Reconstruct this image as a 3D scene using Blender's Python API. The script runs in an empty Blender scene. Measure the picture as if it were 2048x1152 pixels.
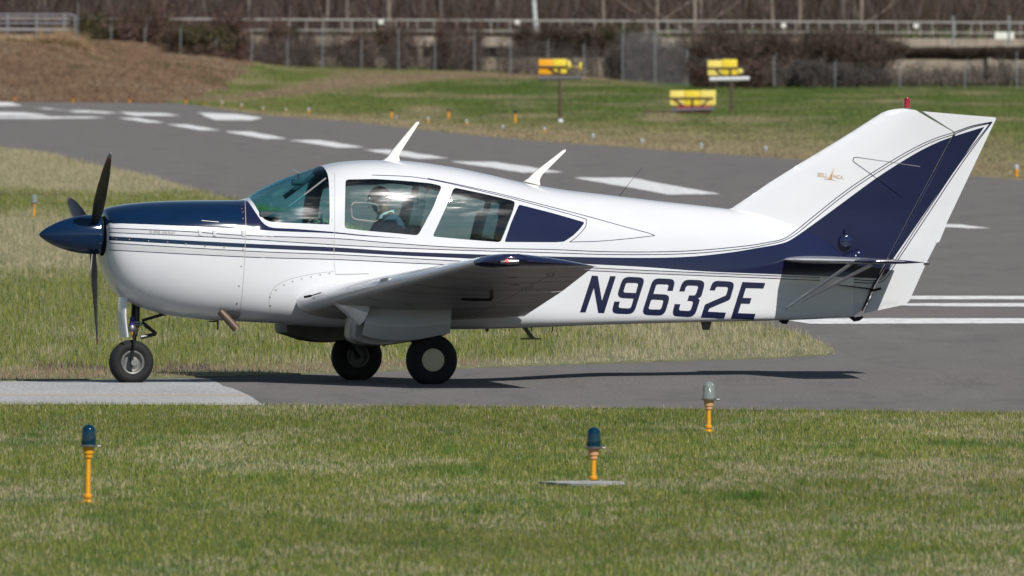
import bpy, bmesh, math, random
import numpy as np
from mathutils import Vector, Matrix, geometry
random.seed(7); rng = np.random.default_rng(7)
R = math.radians

# ------------------------------------------------------------------ camera, sky, sun, exposure
F = 54280.0      # focal length in photo pixels (photo is 2048 wide)
YH = 59.0        # horizon row in the photo
H = 3.0          # camera height (m)
CX = 1024.0
sc = bpy.context.scene
cam = bpy.data.cameras.new("camera"); cam_o = bpy.data.objects.new("camera", cam)
sc.collection.objects.link(cam_o); sc.camera = cam_o
cam_o.location = (0, 0, H); cam_o.rotation_euler = (R(90), 0, 0)
cam.sensor_width = 36; cam.lens = F/2048*36
cam.shift_y = -(576-YH)/2048
cam.clip_start = 1; cam.clip_end = 12000
cam.dof.use_dof = True; cam.dof.focus_distance = 229.5; cam.dof.aperture_fstop = 22
EL = math.atan2(1.0, math.hypot(.55, 1.0))
SUN_DIR = Vector((-0.55, 1.0, -1.0)).normalized()   # way the light travels
w = bpy.data.worlds.new("World"); sc.world = w; w.use_nodes = True
nt = w.node_tree; nt.nodes.clear()
sky = nt.nodes.new('ShaderNodeTexSky'); sky.sky_type = 'NISHITA'; sky.sun_disc = False
sky.sun_elevation = EL; sky.sun_rotation = math.atan2(-SUN_DIR.x, -SUN_DIR.y)
sky.air_density = 1.0; sky.dust_density = 0.15; sky.ozone_density = 1.0
bg = nt.nodes.new('ShaderNodeBackground'); bg.inputs[1].default_value = 0.068
wo = nt.nodes.new('ShaderNodeOutputWorld')
nt.links.new(sky.outputs[0], bg.inputs[0]); nt.links.new(bg.outputs[0], wo.inputs[0])
sl = bpy.data.lights.new("sun", 'SUN'); sl.energy = 4.25; sl.angle = R(0.5); sl.color = (1, 0.958, 0.905)
so = bpy.data.objects.new("sun", sl); sc.collection.objects.link(so)
so.rotation_euler = SUN_DIR.to_track_quat('-Z', 'Y').to_euler()
vs = sc.view_settings; vs.view_transform = 'Standard'; vs.look = 'None'; vs.exposure = -0.05; vs.gamma = 1
vs.use_curve_mapping = False

# ------------------------------------------------------------------ helpers
def gnd(px, py, z=0.0):
    Z = F*(H-z)/(py-YH); return Vector(((px-CX)*Z/F, Z, z))
def at(px, py, Z): return Vector(((px-CX)*Z/F, Z, H-(py-YH)*Z/F))

def tag(o, label=None, cat=None, group=None, kind=None):
    if label: o['label'] = label
    if cat: o['category'] = cat
    if group: o['group'] = group
    if kind: o['kind'] = kind
    return o
def empty(name, loc=(0, 0, 0), rz=0):
    o = bpy.data.objects.new(name, None); sc.collection.objects.link(o)
    o.location = loc; o.rotation_euler = (0, 0, rz); return o
def add_mesh(name, verts, faces, mats, parent=None, midx=None, smooth=False, normals=None):
    me = bpy.data.meshes.new(name)
    me.from_pydata([tuple(v) for v in verts], [], [tuple(f) for f in faces]); 
    for m in (mats if isinstance(mats, (list, tuple)) else [mats]): me.materials.append(m)
    if midx is not None: me.polygons.foreach_set('material_index', np.asarray(midx, dtype=np.int32))
    if smooth: me.polygons.foreach_set('use_smooth', np.ones(len(me.polygons), dtype=bool))
    me.update()
    if normals is not None: me.normals_split_custom_set_from_vertices([tuple(n) for n in normals])
    o = bpy.data.objects.new(name, me); sc.collection.objects.link(o)
    if parent: o.parent = parent
    return o
def quick_mesh(name, V, T, mat, col=None):
    """big triangle soup from numpy arrays; V (n,3), T (m,3)"""
    me = bpy.data.meshes.new(name)
    me.vertices.add(len(V)); me.vertices.foreach_set('co', V.astype(np.float32).ravel())
    me.loops.add(T.size); me.loops.foreach_set('vertex_index', T.astype(np.int32).ravel())
    me.polygons.add(len(T)); me.polygons.foreach_set('loop_start', np.arange(0, T.size, 3, dtype=np.int32))
    me.polygons.foreach_set('loop_total', np.full(len(T), 3, dtype=np.int32))
    me.update(calc_edges=True)
    if col is not None:
        a = me.color_attributes.new('Col', 'FLOAT_COLOR', 'POINT')
        a.data.foreach_set('color', np.concatenate([col, np.ones((len(col), 1))], 1).astype(np.float32).ravel())
    me.materials.append(mat)
    o = bpy.data.objects.new(name, me); sc.collection.objects.link(o); return o

class MB:
    """collects simple shaped pieces into one mesh"""
    def __init__(s): s.v = []; s.f = []; s.m = []; s.mi = 0
    def add(s, vs, fs):
        b = len(s.v); s.v += [Vector(v) for v in vs]
        for f in fs: s.f.append([b+i for i in f]); s.m.append(s.mi)
    def box(s, c, d, bev=0.0, rot=None):
        c = Vector(c); hx, hy, hz = d[0]/2, d[1]/2, d[2]/2
        bm = bmesh.new(); bmesh.ops.create_cube(bm, size=1)
        for v in bm.verts: v.co = Vector((v.co.x*d[0], v.co.y*d[1], v.co.z*d[2]))
        if bev > 0: bmesh.ops.bevel(bm, geom=bm.edges[:], offset=bev, segments=2, affect='EDGES', profile=0.6)
        if rot is not None: bmesh.ops.rotate(bm, verts=bm.verts, cent=(0, 0, 0), matrix=rot)
        bm.verts.index_update()
        s.add([c+v.co for v in bm.verts], [[v.index for v in f.verts] for f in bm.faces]); bm.free()
    def tube(s, pts, rad, n=10, cap=True):
        pts = [Vector(p) for p in pts]
        if not hasattr(rad, '__len__'): rad = [rad]*len(pts)
        up = Vector((0, 0, 1)); vs = []
        for i, p in enumerate(pts):
            a = pts[max(i-1, 0)]; b = pts[min(i+1, len(pts)-1)]; d = (b-a).normalized()
            u = d.cross(up if abs(d.z) < .95 else Vector((1, 0, 0))).normalized(); w_ = u.cross(d)
            for k in range(n):
                t = 2*math.pi*k/n; vs.append(p + (u*math.cos(t)+w_*math.sin(t))*rad[i])
        fs = [[i*n+k, i*n+(k+1) % n, (i+1)*n+(k+1) % n, (i+1)*n+k] for i in range(len(pts)-1) for k in range(n)]
        if cap: fs += [list(range(n))[::-1], [(len(pts)-1)*n+k for k in range(n)]]
        s.add(vs, fs)
    def lathe(s, prof, o=(0, 0, 0), axis='Z', n=24):
        """prof: (radius, height) list along the axis"""
        o = Vector(o); vs = []
        for r, h in prof:
            for k in range(n):
                t = 2*math.pi*k/n; a, b = r*math.cos(t), r*math.sin(t)
                vs.append(o + {'Z': Vector((a, b, h)), 'X': Vector((h, a, b)), 'Y': Vector((b, h, a))}[axis])
        fs = [[i*n+k, i*n+(k+1) % n, (i+1)*n+(k+1) % n, (i+1)*n+k] for i in range(len(prof)-1) for k in range(n)]
        s.add(vs, fs)
    def prism(s, a, b):
        """solid between two matching outlines"""
        n = len(a); s.add(list(a)+list(b), [list(range(n))[::-1], list(range(n, 2*n))] + [[k, (k+1) % n, n+(k+1) % n, n+k] for k in range(n)])
    def build(s, name, mats, parent=None, smooth=None, angle=40):
        me = bpy.data.meshes.new(name); me.from_pydata([tuple(v) for v in s.v], [], s.f)
        bm = bmesh.new(); bm.from_mesh(me)
        for f, m in zip(bm.faces, s.m): f.material_index = m
        bmesh.ops.remove_doubles(bm, verts=bm.verts, dist=1e-5)
        bmesh.ops.recalc_face_normals(bm, faces=bm.faces)
        if angle: 
            for f in bm.faces: f.smooth = True
            for e in bm.edges:
                if len(e.link_faces) == 2 and e.calc_face_angle(0) > R(angle): e.smooth = False
        bm.to_mesh(me); bm.free()
        for m in (mats if isinstance(mats, (list, tuple)) else [mats]): me.materials.append(m)
        o = bpy.data.objects.new(name, me); sc.collection.objects.link(o)
        if parent: o.parent = parent
        return o
def copy_tree(o, parent=None):
    c = o.copy(); sc.collection.objects.link(c)
    if parent: c.parent = parent
    for ch in list(o.children): copy_tree(ch, c)
    return c

# ------------------------------------------------------------------ materials
class NM:
    def __init__(s, name):
        s.m = bpy.data.materials.new(name); s.m.use_nodes = True; s.t = s.m.node_tree; s.n = s.t.nodes
        s.b = s.n['Principled BSDF']; s.out = s.n['Material Output']
    def node(s, typ, ins=None, **kw):
        n = s.n.new(typ)
        for k, v in kw.items(): setattr(n, k, v)
        for k, v in (ins or {}).items(): s.put(n.inputs[k], v)
        return n
    def put(s, sock, v):
        if isinstance(v, bpy.types.NodeSocket): s.t.links.new(v, sock)
        elif isinstance(v, bpy.types.Node): s.t.links.new(v.outputs[0], sock)
        else: sock.default_value = v
    def noise(s, scale, detail=4, rough=.55, vec=None, map_=None):
        n = s.node('ShaderNodeTexNoise', {'Scale': scale, 'Detail': detail, 'Roughness': rough})
        if vec is None:
            tc = s.node('ShaderNodeTexCoord'); vec = tc.outputs['Object']
        if map_:
            mp = s.node('ShaderNodeMapping', {'Scale': map_}); s.t.links.new(vec, mp.inputs[0]); vec = mp.outputs[0]
        s.t.links.new(vec, n.inputs['Vector']); return n.outputs['Fac']
    def ramp(s, fac, stops):
        r = s.node('ShaderNodeValToRGB'); s.t.links.new(fac, r.inputs[0]); e = r.color_ramp.elements
        while len(e) < len(stops): e.new(0.5)
        for el, (p, c) in zip(e, stops): el.position = p; el.color = (*c, 1) if len(c) == 3 else c
        return r.outputs[0]
    def mix(s, fac, a, b, mode='MIX'):
        n = s.node('ShaderNodeMix', data_type='RGBA', blend_type=mode)
        s.put(n.inputs[0], fac); s.put(n.inputs[6], a if not isinstance(a, tuple) else (*a, 1)); s.put(n.inputs[7], b if not isinstance(b, tuple) else (*b, 1))
        return n.outputs[2]
    def bump(s, h, strength, dist=0.01):
        b = s.node('ShaderNodeBump', {'Strength': strength, 'Distance': dist, 'Height': h}); s.t.links.new(b.outputs[0], s.b.inputs['Normal'])
def pbr(name, col, rough=.5, metal=0, spec=.5, coat=0, vary=0, vscale=5, bump=0, bscale=40, bdist=.01, emit=None):
    m = NM(name); b = m.b
    b.inputs['Roughness'].default_value = rough; b.inputs['Metallic'].default_value = metal
    b.inputs['Specular IOR Level'].default_value = spec; b.inputs['Coat Weight'].default_value = coat
    b.inputs['Coat Roughness'].default_value = .05
    if vary:
        f = m.noise(vscale)
        m.put(b.inputs['Base Color'], m.ramp(f, [(.25, tuple(c*(1-vary) for c in col)), (.75, tuple(min(1, c*(1+vary)) for c in col))]))
    else: b.inputs['Base Color'].default_value = (*col, 1)
    if bump: m.bump(m.noise(bscale), bump, bdist)
    if emit: b.inputs['Emission Color'].default_value = (*emit[0], 1); b.inputs['Emission Strength'].default_value = emit[1]
    return m.m
def paint(name, col, rough, dirt=.06, coat=.6):
    m = NM(name); b = m.b
    f = m.noise(1.3, 5, .6, map_=(1, 1, 2.2)); g = m.noise(9, 4, .6)
    c = m.ramp(f, [(.3, tuple(x*(1-dirt) for x in col)), (.7, col)])
    c = m.mix(m.ramp(g, [(.55, (0, 0, 0)), (.8, (.25, .25, .25))]), c, tuple(x*(1-dirt*1.5) for x in col))
    m.put(b.inputs['Base Color'], c); b.inputs['Roughness'].default_value = rough
    b.inputs['Coat Weight'].default_value = coat; b.inputs['Coat Roughness'].default_value = .04
    m.bump(m.noise(2.2, 2), .06, .012)
    return m.m
M = {}
M['white'] = paint('white_paint', (.73, .74, .755), .22)
M['navy'] = paint('navy_paint', (.014, .018, .058), .12, .2, 0)
m = NM('grimy_shade_darkened_white'); c_ = m.ramp(m.noise(1.0, 5, .65, None, (.9, 9, 1)), [(.32, (.20, .185, .17)), (.5, (.40, .385, .37)), (.7, (.50, .49, .475))]); m.put(m.b.inputs['Base Color'], c_); m.b.inputs['Roughness'].default_value = .4; M['underside'] = m.m  # streaky grime, with the white also darkened to deepen shade under the wing
M['nose_navy'] = paint('glossy_nose_navy', (.004, .022, .066), .10, .2, .2)
M['silver'] = paint('silver_grey_paint', (.60, .60, .61), .35)
M['seam'] = pbr('panel_seam', (.38, .37, .35), .7)
M['dark'] = pbr('black_recess', (.012, .012, .013), .8)
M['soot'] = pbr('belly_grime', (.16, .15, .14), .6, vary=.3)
M['rubber'] = pbr('tyre_rubber', (.012, .012, .013), .8, vary=.45, vscale=9, bump=.3, bscale=60)
M['blackmetal'] = pbr('black_painted_metal', (.015, .014, .016), .35)
M['steel'] = pbr('bare_steel', (.45, .44, .42), .35, metal=.9, vary=.3, vscale=14)
M['alloy'] = pbr('dull_alloy', (.22, .22, .21), .5, metal=.4, vary=.3, vscale=20)
M['cream'] = pbr('cream_hub_cover', (.62, .58, .40), .5, vary=.06, vscale=12)
M['brown_steel'] = pbr('scorched_exhaust_steel', (.16, .115, .085), .5, metal=.6, vary=.25, vscale=20)
M['prop'] = pbr('black_propeller_paint', (.014, .013, .014), .38, vary=.4, vscale=8)
M['redpaint'] = pbr('red_paint', (.12, .02, .02), .5)
M['tippaint'] = pbr('pale_tip_paint', (.22, .22, .22), .5)
M['interior'] = pbr('cabin_lining', (.07, .085, .09), .85)
M['seat'] = pbr('seat_cloth', (.06, .085, .095), .9, vary=.2)
M['gold'] = pbr('gold_lettering', (.52, .30, .13), .5)
M['greytext'] = pbr('grey_lettering', (.22, .22, .22), .5)
M['white_plastic'] = pbr('antenna_plastic', (.80, .78, .72), .45, vary=.05)
M['bolt'] = pbr('zinc_fastener', (.28, .24, .20), .4, metal=.6)
M['galv'] = pbr('galvanised_steel', (.27, .29, .31), .55, metal=.3)

def glass(name, tint, rough=.03, streak=False, ior=1.6, cap=1.0):
    m = NM(name); m.n.remove(m.b)
    tr = m.node('ShaderNodeBsdfTransparent', {'Color': (*tint, 1)})
    gl = m.node('ShaderNodeBsdfGlossy', {'Color': (1, 1, 1, 1), 'Roughness': rough})
    fr = m.node('ShaderNodeFresnel', {'IOR': ior})
    fc = m.node('ShaderNodeMath', {0: fr.outputs[0], 1: cap}, operation='MINIMUM')
    mx = m.node('ShaderNodeMixShader', {0: fc.outputs[0], 1: tr.outputs[0], 2: gl.outputs[0]})
    if streak:      # crazed, polished acrylic: fine scratches spread the glint along the pane
        n1 = m.noise(3.0, 6, .6, map_=(.8, 1, 5))
        r1 = m.ramp(n1, [(.38, (.10, .10, .10)), (.68, (.38, .38, .38))]); m.put(gl.inputs['Roughness'], r1)
        bp = m.node('ShaderNodeBump', {'Strength': .38, 'Distance': .012, 'Height': m.noise(2.0, 2, .5, map_=(1.1, 1, 6.5))})
        m.t.links.new(bp.outputs[0], gl.inputs['Normal'])
    m.t.links.new(mx.outputs[0], m.out.inputs[0]); return m.m
M['glass'] = glass('tinted_cabin_acrylic', (.70, .92, .91), .05, True)
M['windshield'] = glass('teal_windshield_acrylic', (.46, .88, .95), .05, True, 1.40, .22)
# ------------------------------------------------------------------ aeroplane: local frame X aft, Y to the far wing, Z up
PSI = R(13.2); CP, SP = math.cos(PSI), math.sin(PSI)
OX, OY = -0.998, 230.70
plane = empty('light_aircraft', (OX, OY, 0), PSI)
tag(plane, 'white low wing propeller aeroplane with navy blue nose, stripes and tail, taxiing on the tarmac', 'aeroplane')
def inv(px, py, Y=0.0):
    px = np.asarray(px, float); py = np.asarray(py, float); k = px-CX
    X = (k*(OY+Y*CP) - F*(OX-Y*SP))/(F*CP - k*SP); Zw = OY+X*SP+Y*CP
    return X, H-(py-YH)*Zw/F
def proj(P):
    P = np.asarray(P, float); xw = OX+P[..., 0]*CP-P[..., 1]*SP; zw = OY+P[..., 0]*SP+P[..., 1]*CP
    return np.stack([CX+F*xw/zw, YH+F*(H-P[..., 2])/zw], -1)
def L(px, py, Y=0.0):
    x, z = inv(px, py, Y); return Vector((float(x), Y, float(z)))

# --- fuselage stations: px on centreline, top py, bottom py, half width, widest py, lower exponent, upper exponent
ST = np.array([
 (203.5, 433, 512, .200, 474, 2.2, 2.2), (204.5, 427, 524, .250, 475, 2.2, 2.2), (208, 420, 541, .300, 477, 2.2, 2.3), (216, 415.5, 560, .345, 479, 2.3, 2.3), (232, 411.5, 586, .39, 484, 2.3, 2.4),
 (255, 408, 604, .425, 488, 2.4, 2.4), (290, 404.5, 619, .46, 492, 2.5, 2.5), (340, 402, 631.5, .495, 498, 2.7, 2.6), (420, 400.5, 640, .515, 505, 3.2, 2.9), (480, 400, 643, .53, 510, 3.8, 2.7),
 (497, 396, 644, .532, 512, 4, 2.6), (517, 382, 645, .535, 513, 4.2, 2.65), (539, 370.5, 646, .538, 515, 4.4, 2.6), (568.6, 356.5, 649, .542, 517, 4.6, 2.65), (600, 345.5, 651, .547, 519, 4.8, 2.6), (636.5, 334, 653.5, .553, 520, 5, 2.7),
 (680, 324.5, 655.5, .560, 522, 5.5, 2.95), (740, 320.5, 657, .572, 525, 6, 3.05), (790, 320.8, 658, .58, 527, 6, 3.05), (830, 324, 658.5, .582, 530, 6, 3.05), (900, 334, 658.5, .578, 533, 6.5, 3.0),
 (960, 346, 657.5, .565, 537, 8, 2.95), (1050, 366.5, 654.5, .53, 543, 9, 2.8), (1130, 380, 651, .488, 548, 11, 2.65), (1200, 388, 648.5, .447, 552, 12, 2.5), (1300, 400, 645.7, .388, 556, 13, 2.4),
 (1420, 413.5, 643, .312, 560, 13, 2.3), (1500, 424, 641.5, .250, 563, 12, 2.1), (1580, 445, 639.8, .180, 566, 10, 2.0), (1650, 475, 637, .110, 570, 8, 2.0), (1705, 515, 633.5, .042, 580, 5, 2.0)])
SX, SZT = inv(ST[:, 0], ST[:, 1]); _, SZB = inv(ST[:, 0], ST[:, 2]); _, SZM = inv(ST[:, 0], ST[:, 4])
def pchip(x, y, q):
    h = np.diff(x); d = np.diff(y)/h; m = np.zeros_like(y)
    for i in range(1, len(x)-1):
        if d[i-1]*d[i] > 0:
            w1 = 2*h[i]+h[i-1]; w2 = h[i]+2*h[i-1]; m[i] = (w1+w2)/(w1/d[i-1]+w2/d[i])
    m[0] = d[0]; m[-1] = d[-1]
    i = np.clip(np.searchsorted(x, q)-1, 0, len(x)-2); t = (q-x[i])/h[i]
    return (2*t**3-3*t**2+1)*y[i]+(t**3-2*t**2+t)*h[i]*m[i]+(-2*t**3+3*t**2)*y[i+1]+(t**3-t**2)*h[i]*m[i+1]
class Skin:
    """tabulated half surface (near side, y<0): u = X, v = 0 belly centre .. 1 top centre"""
    def __init__(s, off=0.0):
        nu, nv = 420, 121
        fr = np.linspace(0, 1, nu); s.U = SX[0]+(SX[-1]-SX[0])*fr
        d = np.concatenate([SX[0]+(SX[5]-SX[0])*np.linspace(0, 1, 60)**2, np.linspace(SX[5], SX[-1], 361)[1:]]); s.U = d
        g = [pchip(SX, a, s.U) for a in (SZT, SZB, ST[:, 3], SZM, ST[:, 5], ST[:, 6])]
        P = np.zeros((nu, nv, 3)); th = np.linspace(-math.pi/2, math.pi/2, 1201)
        for i in range(nu):
            zt, zb, wd, zm, nl, nu_ = [a[i] for a in g]
            e = np.where(th < 0, 2/nl, 2/nu_); y = wd*np.abs(np.cos(th))**e
            z = zm+np.where(th < 0, -(zm-zb), (zt-zm))*np.abs(np.sin(th))**e
            y[0] = 0; y[-1] = 0
            a = np.concatenate([[0], np.cumsum(np.hypot(np.diff(y), np.diff(z)))]); q = np.linspace(0, a[-1], nv)
            P[i, :, 0] = s.U[i]; P[i, :, 1] = -np.interp(q, a, y); P[i, :, 2] = np.interp(q, a, z)
        du = np.gradient(P, axis=0)/np.gradient(s.U)[:, None, None]; dv = np.gradient(P, axis=1)
        dv[:, 0] = [0, -1, 0]; dv[:, -1] = [0, 1, 0]
        N = np.cross(dv, du); N /= np.linalg.norm(N, axis=2, keepdims=True)
        if N[200, 60, 1] > 0: N = -N
        for _ in range(2):
            N[:, 1:-1] = (N[:, 1:-1]*2+N[:, 2:]+N[:, :-2]); N /= np.linalg.norm(N, axis=2, keepdims=True)
        N[:, 0, 1] = 0; N[:, -1, 1] = 0; N /= np.linalg.norm(N, axis=2, keepdims=True)
        s.P = P+N*off; s.N = N; s.V = np.linspace(0, 1, nv); s.PX = proj(s.P)
    def interp(s, T, u, v):
        i = np.clip(np.searchsorted(s.U, u)-1, 0, len(s.U)-2); a = np.clip((u-s.U[i])/(s.U[i+1]-s.U[i]), 0, 1)[:, None]
        j = np.clip((v*(len(s.V)-1)).astype(int), 0, len(s.V)-2); b = np.clip(v*(len(s.V)-1)-j, 0, 1)[:, None]
        return (T[i, j]*(1-a)+T[i+1, j]*a)*(1-b)+(T[i, j+1]*(1-a)+T[i+1, j+1]*a)*b
    def pos(s, u, v, off=0.0):
        u = np.atleast_1d(np.asarray(u, float)); v = np.atleast_1d(np.asarray(v, float))
        n = s.interp(s.N, u, v); n = n/np.linalg.norm(n, axis=1, keepdims=True); return s.interp(s.P, u, v)+n*off, n
    def uv(s, pts):
        pts = np.asarray(pts, float); out = np.zeros_like(pts)
        fac = (s.N @ np.array([-SP, -CP, 0.0])) > .03; PXf = np.where(fac[..., None], s.PX, 1e6).reshape(-1, 2)
        for k, p in enumerate(pts):
            d = ((PXf-p)**2).sum(1); i = int(d.argmin()); u, v = s.U[i//len(s.V)], s.V[i % len(s.V)]
            for _ in range(24):
                f = proj(s.pos(u, v)[0])[0]-p
                hu, hv = (4e-4 if u < s.U[-1]-2e-3 else -1e-3), (1e-3 if v < .99 else -1e-3)
                Ju = (proj(s.pos(u+hu, v)[0])[0]-p-f)/hu; Jv = (proj(s.pos(u, v+hv)[0])[0]-p-f)/hv
                det = Ju[0]*Jv[1]-Jv[0]*Ju[1]
                if abs(det) < 1e-3: break
                du = -(f[0]*Jv[1]-Jv[0]*f[1])/det; dv = -(Ju[0]*f[1]-f[0]*Ju[1])/det
                u = min(max(u+max(-.015, min(.015, du)), s.U[0]), s.U[-1]); v = min(max(v+max(-.01, min(.01, dv)), 0), 1)
            out[k] = (u, v)
        return out
def dens(pts, step=9.0, closed=True):
    out = []; n = len(pts)
    for i in range(n if closed else n-1):
        a = np.array(pts[i], float); b = np.array(pts[(i+1) % n], float); m = max(1, int(np.hypot(*(b-a))/step))
        for k in range(m): out.append(a+(b-a)*k/m)
    if not closed: out.append(np.array(pts[-1], float))
    return np.array(out)
def smooth_line(pts, n=6):
    """Catmull-Rom through px points"""
    p = [np.array(q, float) for q in pts]; p = [2*p[0]-p[1]]+p+[2*p[-1]-p[-2]]; out = []
    for i in range(1, len(p)-2):
        for k in range(n):
            t = k/n
            out.append(.5*((2*p[i])+(-p[i-1]+p[i+1])*t+(2*p[i-1]-5*p[i]+4*p[i+1]-p[i+2])*t*t+(-p[i-1]+3*p[i]-3*p[i+1]+p[i+2])*t**3))
    out.append(p[-2]); return np.array(out)
def strip(pts, wd, sm=True):
    p = smooth_line(pts, 5) if sm else dens(pts, 12, False)
    t = np.gradient(p, axis=0); t /= np.linalg.norm(t, axis=1, keepdims=True)+1e-9; n = np.stack([-t[:, 1], t[:, 0]], 1)*wd/2
    return np.concatenate([p+n, (p-n)[::-1]])
def rounded(pts, r, n=4):
    out = []; m = len(pts)
    for i in range(m):
        p0, p1, p2 = [np.array(pts[j % m], float) for j in (i-1, i, i+1)]
        a = p0-p1; b = p2-p1; la, lb = np.hypot(*a), np.hypot(*b); rr = min(r, la*.45, lb*.45); A = p1+a/la*rr; B = p1+b/lb*rr
        for k in range(n+1):
            t = k/n; out.append((1-t)**2*A+2*t*(1-t)*p1+t*t*B)
    return np.array(out)
def inside(pts, poly):
    x, y = pts[:, 0], pts[:, 1]; c = np.zeros(len(pts), bool); n = len(poly)
    for i in range(n):
        x1, y1 = poly[i]; x2, y2 = poly[(i+1) % n]
        if y1 == y2: continue
        m = ((y1 > y) != (y2 > y)) & (x < (x2-x1)*(y-y1)/(y2-y1)+x1); c ^= m
    return c
def cdt(points, loops, scale=(1, 1)):
    """constrained triangulation of a point cloud with closed loops; returns verts(n,2), tris"""
    vs = [Vector((p[0]*scale[0], p[1]*scale[1])) for p in points]; es = []
    for lp in loops:
        b = len(vs); vs += [Vector((p[0]*scale[0], p[1]*scale[1])) for p in lp]; n = len(lp)
        es += [(b+i, b+(i+1) % n) for i in range(n)]
    r = geometry.delaunay_2d_cdt(vs, es, [], 0, 1e-5)
    V = np.array([(v.x/scale[0], v.y/scale[1]) for v in r[0]]); T = np.array([f[:3] for f in r[2]]); return V, T

# --- paint layout, all outlines in photo pixels on the near side (priority: later wins)
def g(*a): return [tuple(p) for p in a]
nav_main = g((218,472.4),(490,487),(669,494.6),(792.5,502.6),(931,507.8),(1060,511.5),(1139,513.7),(1276,515.6),(1373,513.7),(1451.6,506),(1514,496),(1565,486.3),(1592,472.7),(1647,433.6),(1700,394.5),(1756,353.8),(1823.7,311),(1869,287.4),(1905,273.5),(1969,253.5))
nav_main_low = g((1787.5,516),(1778,538),(1766,552),(1750,556.5),(1733,556),(1559,549),(1412.5,543),(1295,534.5),(1190,529),(1050,523),(914,516),(792.5,510.6),(669,503.6),(490,495.4),(218,480.7))
P_NAVY = np.concatenate([smooth_line(nav_main, 5), smooth_line(nav_main_low, 4)])
silver1 = np.concatenate([smooth_line(g((218,456),(372,463),(490,471),(669,477),(792.5,487),(931,495.6),(994,497))), smooth_line(g((994,500),(931,500.8),(792.5,495.6),(669,489.7),(494,478.5),(372,471.5),(218,465)))])
silver2 = np.concatenate([smooth_line(g((218,486),(490,502),(669,509),(792.5,515.4),(897,521),(1000,526),(1190,536),(1295,541),(1559,552))), smooth_line(g((1559,557.4),(1295,547),(1190,542),(1000,534),(855,527.6),(792.5,525),(669,519),(490,514),(218,500)))])
edge_top = g((218,456),(372,463),(490,471),(669,477),(792.5,487),(931,495.6),(1100,499),(1197.7,503),(1295,504),(1393,501),(1490.6,492),(1538,484.5),(1566,478),(1590,463),(1620.6,438),(1688,384.5),(1756,338.5),(1823.7,298.5),(1869,277.5),(1911.7,263.5))
edge_top2 = g((218,465),(372,471.5),(494,478.5),(669,489.7),(792.5,495.6),(931,500.8),(1100,505.5),(1197,508.6),(1295,509.2),(1393,506.4),(1490,497),(1540,488),(1568,481),(1594,466.5),(1624,442),(1691,388.5),(1759,342.5),(1826,302.5),(1870.5,281.5),(1909,268.5))
LINES = [(edge_top, 1.7), (edge_top2, 1.7),
 (g((218,486),(490,502),(669,509),(792.5,515.4),(897,521),(1000,526),(1190,536),(1295,541),(1559,552),(1640,555.5)), 1.7),
 (g((218,500),(490,514),(669,519),(792.5,525),(855,527.6),(1000,534),(1190,542),(1295,547),(1559,557.6),(1640,561)), 1.7),
 (g((744,350),(806,352.4),(844.6,356.5),(897,366.5),(966,382.6),(1035.6,400),(1140,428.6),(1173,438.6)), 1.4),
 (g((1173,438.6),(1171.5,452),(1162,465),(1150,476.5),(1140,483.5)), 1.4),
 (g((855,356.6),(914,368.5),(1001,388),(1070,405.5),(1180,434),(1240.6,451),(1295,465.6),(1309.8,471)), 1.4),
 (g((1309.8,471),(1264,476.6),(1197.7,482.4),(1139,484)), 1.4)]
LINES_TAIL = [(g((1630,555),(1700,558.5),(1735,561),(1757,560.5),(1770,551),(1790,521),(1850,429),(1920,325),(1982,245)), 1.8),
 (g((1630,560.5),(1700,564),(1735,566),(1760,564.5),(1775,553),(1794,523),(1854,432),(1923,328),(1984.5,244)), 1.8), (g((1911.7,263.5),(1945,252),(1984.5,244)), 2.2),(g((1909,268.5),(1915,265.6),(1945,254.6),(1982,246.5)), 2.0)]
SEAMS = [(g((490.5,402),(491.5,458),(489,520),(485,580),(479,625),(474,641)), 1.2), (g((669,345),(669.5,400),(669,460),(668,520),(671,548)), 1.1), (g((671,549),(700,548.6),(738,547.5)), 2.2),
         (g((541,622),(538,605),(541,588),(552,572),(570,562),(600,553),(640,546),(668,543)), 1.1)]
W_SHIELD = np.concatenate([smooth_line(g((499,395),(502,400),(508,407.5),(520,428),(526,435.5),(533,440.5),(549.4,444.3),(600,446.5),(650,448.8)), 3), smooth_line(g((658.5,448.9),(659.3,424),(658.2,372),(656,352),(652.5,342),(646,333)), 4)])
P_COWL = np.concatenate([smooth_line(g((491,401),(496,403),(504,414),(518,435),(525,444.5),(534,451.5),(549,455.7),(594,458),(669,464),(723,469.6),(813,477)), 4), smooth_line(g((813,477.4),(723,472),(669,467),(600,464),(549,462),(491.6,457.7),(326,450),(219,446)), 4)])
WIN1 = rounded(g((691,359),(751,357.8),(813,362),(862,366.5),(884,372),(866,415),(836,471),(792.5,466.8),(723,460.5),(689,456.5)), 7)
WIN2 = rounded(g((908,375),(966,387),(1023,400.5),(1030,404),(1027,419),(1012,458),(1001,484.6),(931,479),(865,473),(889,421)), 6)
WIN3 = rounded(g((1038,409),(1105,426),(1169.5,444.6),(1160.5,457),(1146.7,471),(1128,483.5),(1110,484.6),(1009,484),(1022,446)), 4)

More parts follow.
